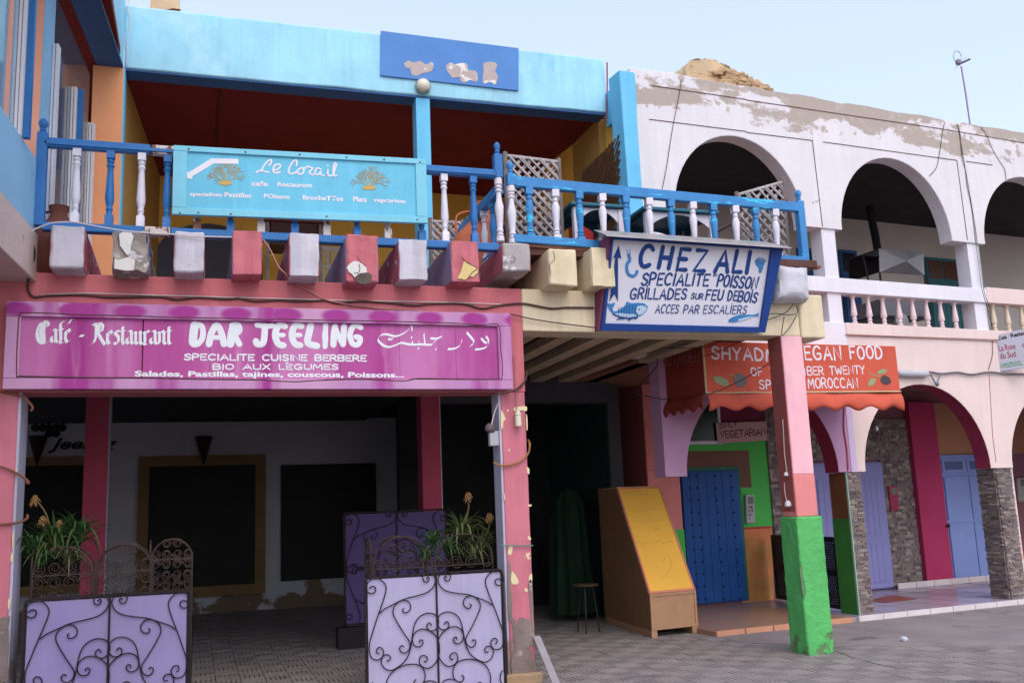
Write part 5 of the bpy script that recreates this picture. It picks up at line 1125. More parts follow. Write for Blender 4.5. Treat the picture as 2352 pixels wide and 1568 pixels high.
# ---------------------------------------------------------------- iron planters with arched scroll screens, aloes
def planter(o, n, w, hgt, lab, dep=.35):
    t = thing('iron_planter', lab, 'planter', tuple(o), 'wrought iron planters with arched scroll screens')
    def screen(base, ux, ww, k):
        q = MB(); P = lambda a, b: base+ux*a+Vector((0, 0, b)); r = ww/2
        for i in range(k):
            a0 = i*ww; q.tube([P(a0+.01, 0), P(a0+.01, hgt-r)]+[P(a0+r-(r-.01)*math.cos(math.pi*j/14), hgt-r+(r-.01)*math.sin(math.pi*j/14)) for j in range(15)]+[P(a0+ww-.01, hgt-r), P(a0+ww-.01, 0)], .008, 5)
        q.tube([P(0, hgt-r), P(ww*k, hgt-r)], .006, 4); q.tube([P(0, .02), P(ww*k, .02)], .008, 4)
        part('screen_frame', q, RUSTIRON, t)
        sc = MB(); cell = ww/4
        for i in range(int(k*4)):
            for j in range(int(hgt/cell)):
                cx, cz = (i+.5)*cell, (j+.5)*cell; ai = i//4; ca = (ai+.5)*ww
                if cz > hgt-r and math.hypot(cx-ca, cz-(hgt-r)) > r-cell*.35: continue
                sg_ = 1 if (i+j) % 2 else -1; fl_ = 1 if j % 2 else -1
                pts = [P(cx+sg_*cell*(.47-.0133*kk)*math.cos(kk/24*3.3*math.pi), cz+fl_*cell*(.47-.0133*kk)*math.sin(kk/24*3.3*math.pi)) for kk in range(25)]
                sc.tube(pts, .0042, 4)
        o_ = part('scrollwork', sc, RUSTIRON, t); o_['kind'] = 'stuff'
    screen(o, Vector((1, 0, 0)), w, n); screen(o+Vector((0, dep, 0)), Vector((1, 0, 0)), w, n); screen(o, Vector((0, 1, 0)), dep, 1)
    part('trough', MB().box(o.x+.03, o.x+w*n-.03, o.y+.03, o.y+dep-.03, .02, .78), mat('planter_trough_brown', '#4a3430', .9, .2, 4, .3), t); part('soil', MB().box(o.x+.04, o.x+w*n-.04, o.y+.04, o.y+dep-.04, .78, .8), mat('planter_soil', '#2c211c', 1, .2, 20, .5), t)
    return t
planter(Vector((-1.36, 9.55, 0)), 2, .5, 1.50, 'iron planter with arched scrolls behind the left lavender panel, holding a flowering aloe')
planter(Vector((-.40, 9.75, 0)), 1, .38, 1.52, 'narrow arched iron scroll planter showing against the dark shuttered opening', .3)
planter(Vector((1.62, 9.62, 0)), 2, .62, 1.45, 'iron planter with arched scrolls between the pale panel and the peeling pink pillar')
AL = mat('aloe_green', '#365828', .65, .2, 6, .15); AL2 = mat('aloe_olive', '#566034', .65, .2, 6, .15); FLO = mat('aloe_flower_orange', '#a87844', .7, .15, 10, .1); STK = mat('aloe_stalk', '#6a5a30', .7, .1)
def leaf_mesh(L, w, droop):
    m = MB(); N = 7; vs = []
    for i in range(N+1):
        f = i/N; x = L*f; z = L*.95*f-droop*L*f*f; ww = w*(1-f)**.7*(1+.05*(i % 2)); th = w*.35*(1-f)
        vs += [Vector((x*.8, -ww/2, z+th*.3)), Vector((x*.8, 0, z-th)), Vector((x*.8, ww/2, z+th*.3)), Vector((x*.8, 0, z-th*.1))]
    fs = [(i*4+k, i*4+(k+1) % 4, i*4+4+(k+1) % 4, i*4+4+k) for i in range(N) for k in range(4)]
    m.add(vs, fs+[(0, 1, 2, 3)]); return m
def aloe(c, n, L, lab, mt, stalks=(), seed=1):
    L *= 1.2
    rnd = random.Random(seed); t = thing('aloe_plant', lab, 'plant', tuple(c)); pr = []
    for k in range(int(n*1.7)):
        if len(pr) < 4: q = part('leaf', leaf_mesh(L*(.8+.12*len(pr)), L*.10, .3+.3*len(pr)), mt, t, smooth=True); pr.append(q)
        else: q = inst(pr[k % 4], p=t)
        q.location = Vector(c)+Vector((rnd.uniform(-.03, .03), rnd.uniform(-.03, .03), rnd.uniform(0, .06))); q.rotation_euler = (0, rnd.uniform(-.5, .35), k*2.4+rnd.uniform(-.3, .3))
    for (x, y) in stalks:
        top = PA(c[1]).hit(x, y); s_ = part('flower_stalk', MB().tube(smooth_pts([Vector(c), Vector(c)*.4+top*.6+Vector((.03, 0, .02)), top], 4), .008, 5), STK, t)
        f = MB()
        for k in range(26):
            a = k*2.4; r = .012+.018*(k % 3)/2; zz2 = .035-k*.0028; b = top+Vector((math.cos(a)*r*.6, math.sin(a)*r*.6, zz2)); f.tube([b, b+Vector((math.cos(a)*r*1.1, math.sin(a)*r*1.1, -.042))], .0045, 4, .003)
        q = part('flower_head', f, FLO, s_); q['kind'] = 'stuff'
zq = Z(50, 1800, 3.136); pq = lambda x, y, Y: PA(Y).hit(*zq(x, y))
c = pq(480, 760, 9.9); aloe(c, 22, .34, 'large aloe with three drooping orange flower heads in the left iron planter', AL, [zq(255, 215), zq(345, 460), zq(540, 510)], 2)
c = pq(760, 740, 9.95); aloe(c, 20, .34, 'darker aloe rosette in front of the left inner pillar', AL, (), 5)
c = pq(210, 860, 9.75); aloe(c, 12, .3, 'small aloe pressed against the left pillar above the iron scrolls', AL, (), 8)
z16 = Z(1300, 1900, 3.618)
c = PA(9.95).hit(*z16(1560, 420)); aloe(c, 26, .33, 'olive aloe with one upright orange flower head beside the peeling pink pillar', AL2, [Z(1000, 1700, 1.823)(1377, 285)], 11)
c = PA(9.95).hit(*z16(1830, 560)); aloe(c, 18, .24, 'low bushy aloe with a short flower nearest the peeling pink pillar', AL2, [z16(1935, 125)], 14)
c = PA(9.85).hit(*z16(1160, 520)); aloe(c, 14, .2, 'small dark aloe in front of the right inner pillar', AL, (), 17)

for i_, (x, y, Y, n_, L_, m_, lb) in enumerate(((330, 1000, 9.72, 16, .26, AL, 'low aloe tangled in the scrollwork of the left arch of the iron planter'), (640, 980, 9.74, 16, .26, AL2, 'yellowish aloe tangled in the second arch of the left iron planter'), (470, 880, 9.85, 18, .3, AL2, 'olive aloe in the middle of the left iron planter'))):
    c = pq(x, y, Y); aloe(c, n_, L_, lb, m_, (), 30+i_)
for i_, (x, y, Y, n_, L_, m_, lb) in enumerate(((1400, 640, 9.8, 16, .24, AL, 'low green aloe behind the scrolls in the middle of the right iron planter'), (1720, 700, 9.78, 18, .24, AL2, 'low olive aloe behind the scrolls at the right of the right iron planter'), (1100, 720, 9.78, 14, .22, AL, 'dark aloe behind the scrolls at the left of the right iron planter'))):
    c = PA(Y).hit(*z16(x, y)); aloe(c, n_, L_, lb, m_, (), 40+i_)
# ---------------------------------------------------------------- sloping menu box
k_ = .97
def near(P): return EYE+(P-EYE)*k_
FL_, FR_, BL_ = near(ground(1497, 1455)), near(ground(1603, 1443)), near(ground(1388, 1421))
BL_ = FL_+(BL_-FL_)*.96; PF_ = Pl(FL_, FR_-FL_); PS_ = Pl(FL_, BL_-FL_); wv = FR_-FL_; wv.z = 0
mbx = thing('menu_box', 'tall fibreboard box with a sloping yellow menu board beside the blue studded door', 'menu board', tuple(FL_-Vector((0, 0, FL_.z))))
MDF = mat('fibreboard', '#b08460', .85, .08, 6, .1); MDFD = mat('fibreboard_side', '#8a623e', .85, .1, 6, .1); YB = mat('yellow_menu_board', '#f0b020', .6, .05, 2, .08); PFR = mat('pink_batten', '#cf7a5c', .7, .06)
b0_, b1_ = PF_.hit(1497, 1447), PF_.hit(1603, 1436); t0_, t1_ = PF_.hit(1495, 1364), PF_.hit(1603, 1353); zb_ = (b0_.z+b1_.z)/2; zt_ = (t0_.z+t1_.z)/2
rl = PS_.hit(1417, 1121); bt = PS_.hit(1374, 1124); zr_ = (rl.z+bt.z)/2; V3 = lambda P, z: Vector((P.x, P.y, z))
side = [V3(FL_, zb_), V3(FL_, zt_), V3(rl, zr_), V3(bt, zr_), V3(bt, zb_)]
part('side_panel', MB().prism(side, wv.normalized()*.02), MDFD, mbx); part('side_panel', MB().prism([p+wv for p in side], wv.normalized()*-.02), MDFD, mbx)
iw = wv.normalized()*.021
part('front_panel', MB().prism([V3(FL_, zb_)+iw, V3(FR_, zb_)-iw, V3(FR_, zt_)-iw, V3(FL_, zt_)+iw], (BL_-FL_).normalized()*.02), MDF, mbx)
part('top_panel', MB().prism([V3(rl, zr_), V3(rl, zr_)+wv, V3(bt, zr_)+wv, V3(bt, zr_)], (0, 0, .015)), MDF, mbx)
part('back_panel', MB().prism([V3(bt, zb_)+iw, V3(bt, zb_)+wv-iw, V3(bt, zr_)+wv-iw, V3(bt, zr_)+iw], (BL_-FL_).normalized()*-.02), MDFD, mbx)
PSL = Pl(V3(FL_, zt_), wv, V3(rl, zr_)-V3(FL_, zt_)); LW = wv.length; ev = V3(rl, zr_)-V3(FL_, zt_)
def slope(a0, a1, c0, c1, o0, o1):
    Q = lambda a, c, o: V3(FL_, zt_)+wv*a+ev*c+PSL.n*o
    return MB().hexa([Q(a0, c0, o1), Q(a1, c0, o1), Q(a1, c0, o0), Q(a0, c0, o0), Q(a0, c1, o1), Q(a1, c1, o1), Q(a1, c1, o0), Q(a0, c1, o0)])
part('menu_surface', slope(.035, .965, .02, .985, -.03, .001), YB, mbx)
for q in ((0, 1, 0, .02), (0, 1, .985, 1.0), (0, .035, .021, .984), (.965, 1, .021, .984)): part('batten', slope(q[0], q[1], q[2], q[3], -.028, .010), PFR, mbx, bevel=.003)
for q in (((0, .03), (zb_, zt_)), ((LW-.03, LW), (zb_, zt_)), ((.031, LW-.031), (zt_-.035, zt_-.003)), ((.031, LW-.031), (zb_, zb_+.03))): part('batten', MB().pbox(PF_, q[0][0], q[0][1], q[1][0]-FL_.z, q[1][1]-FL_.z, .001, .012), MDF, mbx)
for f in (0, .88): part('foot', MB().prism([V3(FL_, .0)+wv*f, V3(FL_, .0)+wv*(f+.12), V3(BL_, 0)+wv*(f+.12), V3(BL_, 0)+wv*f], (0, 0, zb_-.001)), MDF, mbx)
sb = MB(); zq9 = Z(1900, 1700, 1.823); CHK = mat('faded_chalk_writing', '#b98f3c', .8, .1)
lettering(sb, PSL, 'MENU', (808, 290), (965, 280), 32, .14, 0, .05, .3, zq9, off=.0, d=.002); rnd = random.Random(4)
for yy, xa, xb in ((385, 900, 1060), (465, 850, 1070), (520, 1010, 1050), (610, 890, 1130)):
    sb.ribbon(trace(PSL, [(xa+(xb-xa)*i/14, yy-rnd.uniform(-12, 12)-i*.8) for i in range(15)], .0, 2, zq9), .008, PSL.n, .0015)
sb.ribbon(trace(PSL, [(1070, 740), (1090, 700), (1115, 710), (1125, 760), (1110, 800), (1060, 860)], .0, 3, zq9), .009, PSL.n, .0015)
part('faded_writing', sb, CHK, mbx)
# ---------------------------------------------------------------- lattice furniture on the terrace
CANE = mat('weathered_cane', '#b0a6a6', .75, .2, 9, .3); CANED = mat('brown_cane', '#6a4630', .8, .2, 9, .3); BARK = mat('bark_post', '#7a6c68', .9, .25, 9, .6)
def lattice(pl, c, step, r, m, p, dbl=True, nm='slat', off=0, maxn=120):
    """two families of crossing slats clipped to the quad c (u,v corners: bl, br, tr, tl)"""
    def clip(a, b):
        t0, t1 = 0., 1.; d = (b[0]-a[0], b[1]-a[1])
        for i in range(4):
            e0, e1 = c[i], c[(i+1) % 4]; nx, ny = -(e1[1]-e0[1]), e1[0]-e0[0]
            den = nx*d[0]+ny*d[1]; num = nx*(a[0]-e0[0])+ny*(a[1]-e0[1])
            if abs(den) < 1e-9:
                if num < 0: return None
            elif den > 0: t0 = max(t0, -num/den)
            else: t1 = min(t1, -num/den)
        return None if t1-t0 < .02 else ((a[0]+d[0]*t0, a[1]+d[1]*t0), (a[0]+d[0]*t1, a[1]+d[1]*t1))
    us_ = [q[0] for q in c]; vs_ = [q[1] for q in c]; u0, u1, v0, v1 = min(us_), max(us_), min(vs_), max(vs_); W_, H_ = u1-u0, v1-v0; made = 0
    for fam, sg_ in ((0, 1), (1, -1)):
        x = u0-H_-step
        while x < u1+H_ and made < maxn:
            a, b = ((x, v0), (x+H_, v1)) if fam == 0 else ((x+H_, v0), (x, v1)); x += step; s_ = clip(a, b)
            if not s_: continue
            m_ = MB(); o_ = off+(r*1.2 if fam else -r*1.2)
            for dd in ((-r*1.15, r*1.15) if dbl else (0,)):
                j = random.uniform(-.006, .006) if dbl else 0
                m_.tube([pl.at(s_[0][0]+dd+j, s_[0][1], o_), pl.at(s_[1][0]+dd+random.uniform(-.006, .006)*dbl, s_[1][1]+random.uniform(-.01, .02)*dbl, o_)], r, 5)
            part(nm, m_, m, p); made += 1
def cane_chair(lab, Y, px, step, lean=0, depth=.5, zf=4.36):
    pl = PA(Y); c = [pl.uv(*q) for q in px]; t = thing('lattice_chair', lab, 'chair', (pl.hit(*px[0]).x, Y, zf), 'lattice cane chairs on the terrace')
    lattice(pl, c, step, .0095, CANE, t)
    fr = [pl.at(*q) for q in c]
    for a, b in ((0, 3), (1, 2)): part('back_post', MB().tube([Vector((fr[a].x, Y, zf)), fr[a], fr[b]+Vector((0, 0, .04))], .026, 7), BARK, t, smooth=True)
    part('back_rail', MB().tube([fr[3], fr[2]], .018, 6), CANE, t, smooth=True); part('back_rail', MB().tube([fr[0], fr[1]], .018, 6), CANE, t, smooth=True)
    sz = zf+.42; x0_, x1_ = fr[0].x, fr[1].x
    st_ = MB()
    n_ = 9
    for i in range(n_): part('seat_slat', MB().box(x0_, x1_, Y+.04+i*depth/n_, Y+.04+(i+.8)*depth/n_, sz, sz+.02), CANE, t)
    for x in (x0_, x1_): part('front_leg', MB().tube([(x, Y+depth, zf), (x, Y+depth, sz+.2)], .024, 6), BARK, t); part('arm', MB().tube([(x, Y, sz+.2), (x, Y+depth, sz+.2)], .02, 6), BARK, t)
    return t
cane_chair('pale lattice cane chair against the left end of the bright blue railing', 9.8, [(1168, 556), (1292, 562), (1283, 372), (1160, 357)], .115)
cane_chair('lattice cane chair with a leaning back at the right end of the bright blue railing', 9.85, [(1706, 606), (1812, 612), (1798, 418), (1692, 448)], .125)
cane_chair('low lattice cane chair behind the blue column below the turquoise sign', 11.0, [(990, 606), (1056, 610), (1062, 512), (988, 508)], .10, zf=3.9)
ls_ = thing('lattice_screen', 'brown lattice screen standing along the shaded yellow side wall of the terrace', 'screen', (5.3, 13, 3.9)); pl = PX(5.36)
lattice(pl, [pl.uv(*q) for q in ((1338, 560), (1424, 600), (1424, 312), (1338, 398))][::1] if pl.uv(1338, 560)[0] < pl.uv(1424, 600)[0] else [pl.uv(*q) for q in ((1424, 600), (1338, 560), (1338, 398), (1424, 312))], .10, .011, CANED, ls_, maxn=90)
rp = thing('red_cupboard', 'tall dull red cupboard glimpsed behind the railing beside the sky blue pilaster', 'cupboard', (5.3, 12.3, 3.9))
part('body', MB().box(5.08, 5.33, 12.35, 12.7, 4.38, 5.95), mat('dull_red_cupboard', '#8e2620', .6, .1), rp, bevel=.01); part('door', MB().box(5.10, 5.31, 12.33, 12.35, 4.42, 5.9), RED, rp)
TEAL = mat('teal_table_paint', '#1d6478', .6, .1, 4, .1)
def table(lab, Y, pxl, pxr, dep, zf=4.36, zt=5.06):
    xl, xr = PA(Y).hit(pxl, 500).x, PA(Y).hit(pxr, 500).x; t = thing('painted_table', lab, 'table', ((xl+xr)/2, Y+dep/2, zf), 'white legged tables behind the railing')
    part('table_top', MB().box(xl-.08, xr+.08, Y-.08, Y+dep+.08, zt, zt+.04), TEAL, t, bevel=.008)
    for x in (xl, xr):
        for y in (Y, Y+dep): part('leg', MB().box(x-.035, x+.035, y-.035, y+.035, zf, zt-.002), WOODW, t, bevel=.006)
    n_ = 12
    def apron(A, B, mm):
        u_ = B-A; pts = [A+u_*(i/n_)+Vector((0, 0, -.17+.15*math.sin(math.pi*i/n_)**.8)) for i in range(n_+1)]; m_ = MB().prism(pts+[B, A], u_.cross(Vector((0, 0, 1))).normalized()*.02); part('curved_apron', m_, mm, t)
    zz = zt-.004
    apron(Vector((xl+.036, Y, zz)), Vector((xr-.036, Y, zz)), WOODW); apron(Vector((xl+.036, Y+dep, zz)), Vector((xr-.036, Y+dep, zz)), TEAL); apron(Vector((xl, Y+.036, zz)), Vector((xl, Y+dep-.036, zz)), TEAL); apron(Vector((xr, Y+.036, zz)), Vector((xr, Y+dep-.036, zz)), TEAL)
table('white legged table right behind the first lattice chair at the bright blue railing', 10.0, 1322, 1424, .6)
table('white legged table behind the railing above the word CHEZ of the fish sign', 10.0, 1486, 1632, .7)
tb = thing('side_table', 'dark red table top with a small green plant against the yellow back wall', 'table', (1.2, 14.5, 3.9))
pl = PA(14.5); a_, b_ = pl.hit(602, 505), pl.hit(742, 515)
part('table_top', MB().box(a_.x, b_.x, 14.3, 14.9, a_.z-.06, a_.z), mat('dark_red_table', '#5e1f1c', .6, .1), tb, bevel=.006); part('cabinet', MB().box(a_.x+.12, b_.x-.12, 14.34, 14.85, a_.z-.42, a_.z-.062), mat('dark_maroon_cabinet', '#3c1414', .6, .1), tb)
for x in (a_.x+.05, b_.x-.08): part('leg', MB().box(x, x+.05, 14.36, 14.42, 3.9, a_.z-.062), BARK, tb)
tz_ = a_.z
pt = thing('potted_plant', 'small bushy green plant in a pot on the dark red table top', 'plant', (a_.x+.3, 14.5, tz_))
part('pot', MB().lathe((a_.x+.34, 14.42, tz_), [(.05, 0), (.07, .08), (.06, .085)], 12), mat('terracotta', '#8a4a34', .85, .1, 6, .2), pt, smooth=True)
lv = MB(); rnd = random.Random(3)
for k in range(60):
    c = Vector((a_.x+.34+rnd.gauss(0, .11), 14.42+rnd.gauss(0, .06), tz_+.14+rnd.gauss(0, .05))); d1 = Vector((rnd.uniform(-1, 1), rnd.uniform(-.5, .5), rnd.uniform(-1, 1))).normalized()*.03; d2 = d1.orthogonal().normalized()*.016
    lv.add([c-d1, c-d2, c+d1, c+d2], [(0, 1, 2, 3)])
q = part('foliage', lv, AL, pt); q['kind'] = 'stuff'
def pot(c, s, lab, m):
    t = thing('clay_pot', lab, 'pot', tuple(c)); part('body', MB().lathe(c, [(r*s, h*s) for r, h in ((.12, 0), (.2, .1), (.27, .3), (.28, .42), (.22, .56), (.1, .68), (.085, .74), (.1, .8), (.105, .82), (.085, .82), (.07, .74))], 20), m, t, smooth=True)
    part('handle', MB().tube(smooth_pts([Vector(c)+Vector((-.21*s, 0, .58*s)), Vector(c)+Vector((-.2*s, 0, .72*s)), Vector(c)+Vector((-.09*s, 0, .76*s))], 3), .014, 6), m, t, smooth=True); return t
CLAY = mat('brown_clay', '#7a4438', .8, .15, 5, .3); CLAYO = mat('orange_clay', '#b8603c', .75, .2, 4, .3)
P_ = PA(9.65).hit(134, 470); pot(Vector((P_.x, 9.72, 3.93)), (P_.z-3.93)/.82, 'brown clay jar behind the blue railing at its left end', CLAY)
P_ = PA(10.4).hit(1106, 470); pot(Vector((P_.x, 10.4, 3.93)), (P_.z-3.93)/.82, 'orange clay jar behind the middle newel posts of the blue railing', CLAYO)
# round bulkhead lamp on the parapet
lp_ = thing('bulkhead_lamp', 'round cream bulkhead lamp where the sky blue column meets the parapet', 'lamp', tuple(P12.hit(971, 199)))
c = P12.hit(971, 199); part('base_ring', MB().lathe(c, [(.105, 0), (.105, .03), (.09, .05)], 24, (0, -1, 0)), mat('lamp_rim', '#b8a88e', .3, .05, metal=.6), lp_, smooth=True)
part('glass_bowl', MB().lathe(c, [(.094*math.cos(a*.157), .04+.07*math.sin(a*.157)) for a in range(10)], 24, (0, -1, 0)), mat('opal_glass', '#d6cbb8', .15, .03, spec=.7), lp_, smooth=True)
# ---------------------------------------------------------------- cables
def cable(lab, segs, r=.008, m=CABLE, k=4, nm='cable'):
    mb = MB(); pts = []
    for pl, conv, L in segs: pts += [pl.hit(*(conv(*q) if conv else q)) if len(q) == 2 else Vector(q) for q in L]
    mb.tube(smooth_pts(pts, k), r, 6); return tag(mesh_obj(nm, mb, m, True), lab, 'cable')
F = PA(9.385); zc3b = Z(1900, 1100, 1.96); F2 = PA(9.38)
cable('thick brown cable sagging along the pink beam above the magenta sign', [(F, z1, [(330, 1100), (325, 1180), (345, 1250), (400, 1298), (480, 1290), (560, 1280), (970, 1272), (1330, 1302), (1860, 1292)]), (F, z2, [(200, 1170), (450, 1145), (790, 1165), (920, 1155), (1120, 1190), (1390, 1175), (1600, 1190), (1880, 1180)]), (F, z3, [(60, 1175), (230, 1215), (450, 1190), (830, 1210), (1100, 1240), (1300, 1220), (1680, 1220), (1900, 1275), (2100, 1240)]), (F, zc3b, [(0, 82), (120, 74), (240, 96), (340, 112), (440, 104), (640, 106)])], .011, k=3)
cable('thin pale wire stretched just above the brown cable on the pink beam', [(F, z1, [(480, 1275), (980, 1250), (1800, 1275), (2190, 1285)]), (F, z2, [(500, 1135), (1300, 1155), (2190, 1180)]), (F, z3, [(500, 1185), (1600, 1205), (2190, 1230)])], .005, CABLEW, 2)
cable('pale wire strung across the joist ends from the left wing', [(PA(9.07), z1, [(350, 530), (480, 470), (620, 425), (850, 415), (1000, 440), (1400, 510), (1700, 540), (2040, 560)]), (PA(9.07), z2, [(400, 425), (850, 437)])], .006, CABLEW)
cable('pinkish cable slanting from the pink joist down across the beam', [(PA(9.2), z2, [(1210, 462), (1270, 540), (1330, 650), (1400, 790), (1480, 870)]), (F2, z2, [(1600, 985), (1800, 1090), (1950, 1170), (2190, 1225)]), (F2, z3, [(500, 1250), (800, 1280), (1180, 1300)])], .007, mat('dusty_pink_cable', '#b88078', .7))
cable('thin dark wire running from the magenta sign corner to the fish sign', [(PA(9.36), zc3b, [(20, 150), (200, 190), (400, 220), (660, 252)])], .006, CABLED)
cable('loop of brown cable around the peeling pink pillar below the hanging socket', [(PA(9.37), Z(1550, 1450, 2.613), [(785, 740), (830, 765), (900, 770), (1000, 750), (1080, 705), (1130, 640), (1140, 560)]), (PA(9.6), Z(1550, 1450, 2.613), [(1125, 520)])], .011, mat('ochre_cable', '#9c6a3a', .6))
cable('brown cable looping from the sign bottom round the middle pillar top', [(PA(9.28), Z(1550, 1450, 2.613), [(830, 70), (900, 60), (990, 35), (1060, 0)]), (PA(9.37), z11, [(2100, 1030), (2170, 960), (2185, 880)])], .01)
cable('thin pale wire hanging down the middle pillar to the white lamp socket', [(PA(9.37), z11, [(2050, 735), (2080, 760), (2085, 900), (2098, 1100), (2100, 1230)])], .005, mat('rosy_wire', '#b07078', .6))
cable('green twine tied round the middle pillar at waist height', [(PA(9.37), Z(1000, 1700, 1.823), [(1600, 625), (1640, 628), (1820, 628)])], .006, mat('green_twine', '#3f8a78', .8))
for n_, (lab, L) in enumerate((('top rusty cable end hooked round the left pillar', [(0, 40), (120, 65), (200, 85), (260, 130), (310, 180), (318, 215), (300, 235)]), ('middle rusty cable end hooked round the left pillar', [(0, 780), (70, 805), (150, 840), (220, 880), (270, 920), (282, 945), (255, 930)]), ('lower rusty cable end hooked round the left pillar', [(0, 1350), (100, 1340), (190, 1325), (250, 1300), (272, 1275), (262, 1250)]))):
    cable(lab, [(PA(9.37), z8, L)], .011, mat('rusty_cable', '#7d4a38', .8))
cable('dark cable drooping from the wing slab down the wall at the left edge', [(PA(9.28), z1, [(0, 235), (70, 310), (150, 430), (250, 500), (320, 540), (360, 620), (400, 740), (395, 850), (360, 920), (345, 1020), (330, 1110)])], .014, CABLED)
cable('thin cable wound beside the dark one on the wing slab', [(PA(9.26), z1, [(0, 460), (100, 480), (200, 510), (300, 560), (340, 640), (380, 780), (340, 900), (340, 1000)])], .007, CABLED)
W1_ = PB(DBF-.035); W0_ = PB(DBF-.012)
cable('thick twisted cable bundle along the peach wall above the stone pillars', [(W1_, z4 if 'z4' in globals() else Z(2800, 1100, 1.96), [(1098, 578), (1200, 600), (1340, 578), (1430, 590), (1550, 580), (1650, 596), (1780, 578), (1900, 590), (2038, 592), (2200, 600)])], .016, mat('grey_cable_bundle', '#6e6870', .6))
cable('dark wire hanging from the parapet over the pillar between the last two upper arches', [(W0_, zB, [(1030, 478), (1045, 520), (1055, 640), (1072, 700), (1080, 780), (1100, 870), (1112, 960), (1122, 1050), (1135, 1150), (1152, 1280), (1180, 1380), (1205, 1470), (1220, 1505)])], .0045, CABLED)
cable('thin wire beside it swinging down the peach wall to the cable bundle', [(W0_, zB, [(1035, 480), (1062, 640), (1090, 800), (1120, 980), (1130, 1060), (1160, 1280), (1190, 1380), (1200, 1480), (1205, 1600), (1185, 1680)])], .0045, CABLED)
cable('curved wire falling from the parapet to the crown of the middle upper arch', [(W0_, zB, [(970, 470), (960, 520), (945, 620), (930, 690), (895, 732)])], .0045, CABLED)
cable('loose wire falling from the parapet to the right-hand upper arch', [(W0_, zB, [(1150, 492), (1180, 540), (1205, 600), (1240, 660), (1265, 700), (1272, 750)])], .0045, CABLED)
cable('dark wire crossing the white wall left of the first upper arch', [(W0_, z7, [(1185, 155), (1170, 250), (1140, 400), (1120, 520), (1095, 680), (1072, 795)])], .0045, CABLED)
zz14 = z14
cable('upper black wire under the cream beam to the awning corner', [(PA(10.2), zz14, [(1300, 355), (1180, 380), (1000, 440), (820, 480), (700, 490)])], .006, CABLED)
cable('second black wire drooping from the beam over the awning side', [(PA(9.9), zz14, [(1480, 362), (1400, 410), (1300, 450), (1200, 475), (700, 490)])], .005, CABLED)
cable('third black wire drooping from the beam across the awning letters', [(PA(9.85), zz14, [(1690, 372), (1600, 430), (1480, 490), (1350, 545), (1215, 575)])], .005, CABLED)
cable('black wire rising past the painted olive to the pink pillar', [(PB(9.2), zz14, [(1205, 1040), (1400, 985), (1650, 870), (1900, 720), (2080, 612)])], .006, CABLED)
cable('black wire hanging from the cream corner down to the salmon pillar', [(PA(11.2), zz14, [(700, 490), (672, 560), (672, 680), (600, 780), (500, 880), (460, 960), (430, 1020), (560, 1050), (700, 1080), (870, 1092)])], .006, CABLED)
cable('crossed wires tied round the beam end right of the fish sign', [(PA(9.34), z6, [(1735, 905), (1830, 900), (1940, 915), (2030, 905), (2050, 860), (2010, 800)]), (PA(9.34), z6, [(1930, 890), (1730, 970)])], .005, CABLED, 2)
cable('slack wire hanging in a loop below the beam end right of the fish sign', [(PA(9.34), z6, [(2045, 910), (1990, 1010), (1940, 1080), (1885, 1125), (1895, 1020), (1912, 930)])], .005, CABLED)
# white insulator on the bundle, V bracket
iz = z4 if 'z4' in globals() else Z(2800, 1100, 1.96)
il = thing('street_light_tube', 'grey tube fitting clamped on the cable bundle right of the red awning', 'light fitting', tuple(W1_.hit(*iz(1230, 588))))
a_, b_ = PB(DBF-.06).hit(*iz(1118, 585)), PB(DBF-.06).hit(*iz(1338, 592)); part('tube', MB().lathe(a_, [(.02, 0), (.05, .04), (.055, .1), (.055, (b_-a_).length-.1), (.045, (b_-a_).length-.03), (.02, (b_-a_).length)], 12, b_-a_), mat('grey_white_fitting', '#b4b2bc', .4, .1, 6, .1), il, smooth=True)
vb = thing('wall_bracket', 'rusty V-shaped bracket hanging from the cable bundle over the peach arch', 'bracket', tuple(W1_.hit(*iz(1395, 640))))
part('arm', MB().tube(trace(W1_, [(1350, 592), (1390, 665)], .02, 0, iz), .013, 5), mat('bracket_grey', '#7f8490', .5, metal=.4), vb); part('arm', MB().tube(trace(W1_, [(1430, 598), (1395, 665)], .02, 0, iz), .013, 5), mat('bracket_grey', '#7f8490'), vb); part('clamp', MB().lathe(W1_.hit(*iz(1392, 668), .01), [(.02, 0), (.035, .02), (.02, .05)], 8, -nB), mat('bracket_grey', '#7f8490'), vb)
# ---------------------------------------------------------------- small fittings
def socket(c, lab, s=1., nm='lamp_socket'):
    t = thing(nm, lab, 'lamp socket', tuple(c)); part('cap', MB().lathe(Vector(c), [(.022*s, 0), (.026*s, -.015*s), (.014*s, -.02*s), (.014*s, .03*s)][::-1], 12), mat('ivory_plastic', '#d9d0b8', .4, .03), t, smooth=True)
    part('sleeve', MB().lathe(Vector(c)-Vector((0, 0, .105*s)), [(.024*s, 0), (.026*s, .02*s), (.024*s, .085*s)], 12), mat('ivory_plastic', '#d9d0b8'), t, smooth=True); return t
socket(PA(9.34).hit(*z11(2110, 1225)), 'ivory lamp socket hanging on the front of the peeling pink pillar', 1.3)
zj = Z(1550, 1450, 2.613); PJX = PX(2.89)
jb = thing('junction_box', 'pale junction box with a dusty switch on the shaded side of the peeling pink pillar', 'junction box', (2.88, 9.5, 2.3))
c = PA(9.45).hit(*zj(800, 505)); part('box', MB().box(c.x-.06, c.x+.04, 9.43, 9.5, c.z-.075, c.z+.075), mat('grey_box_plastic', '#a9a6b0', .5, .05), jb, bevel=.008)
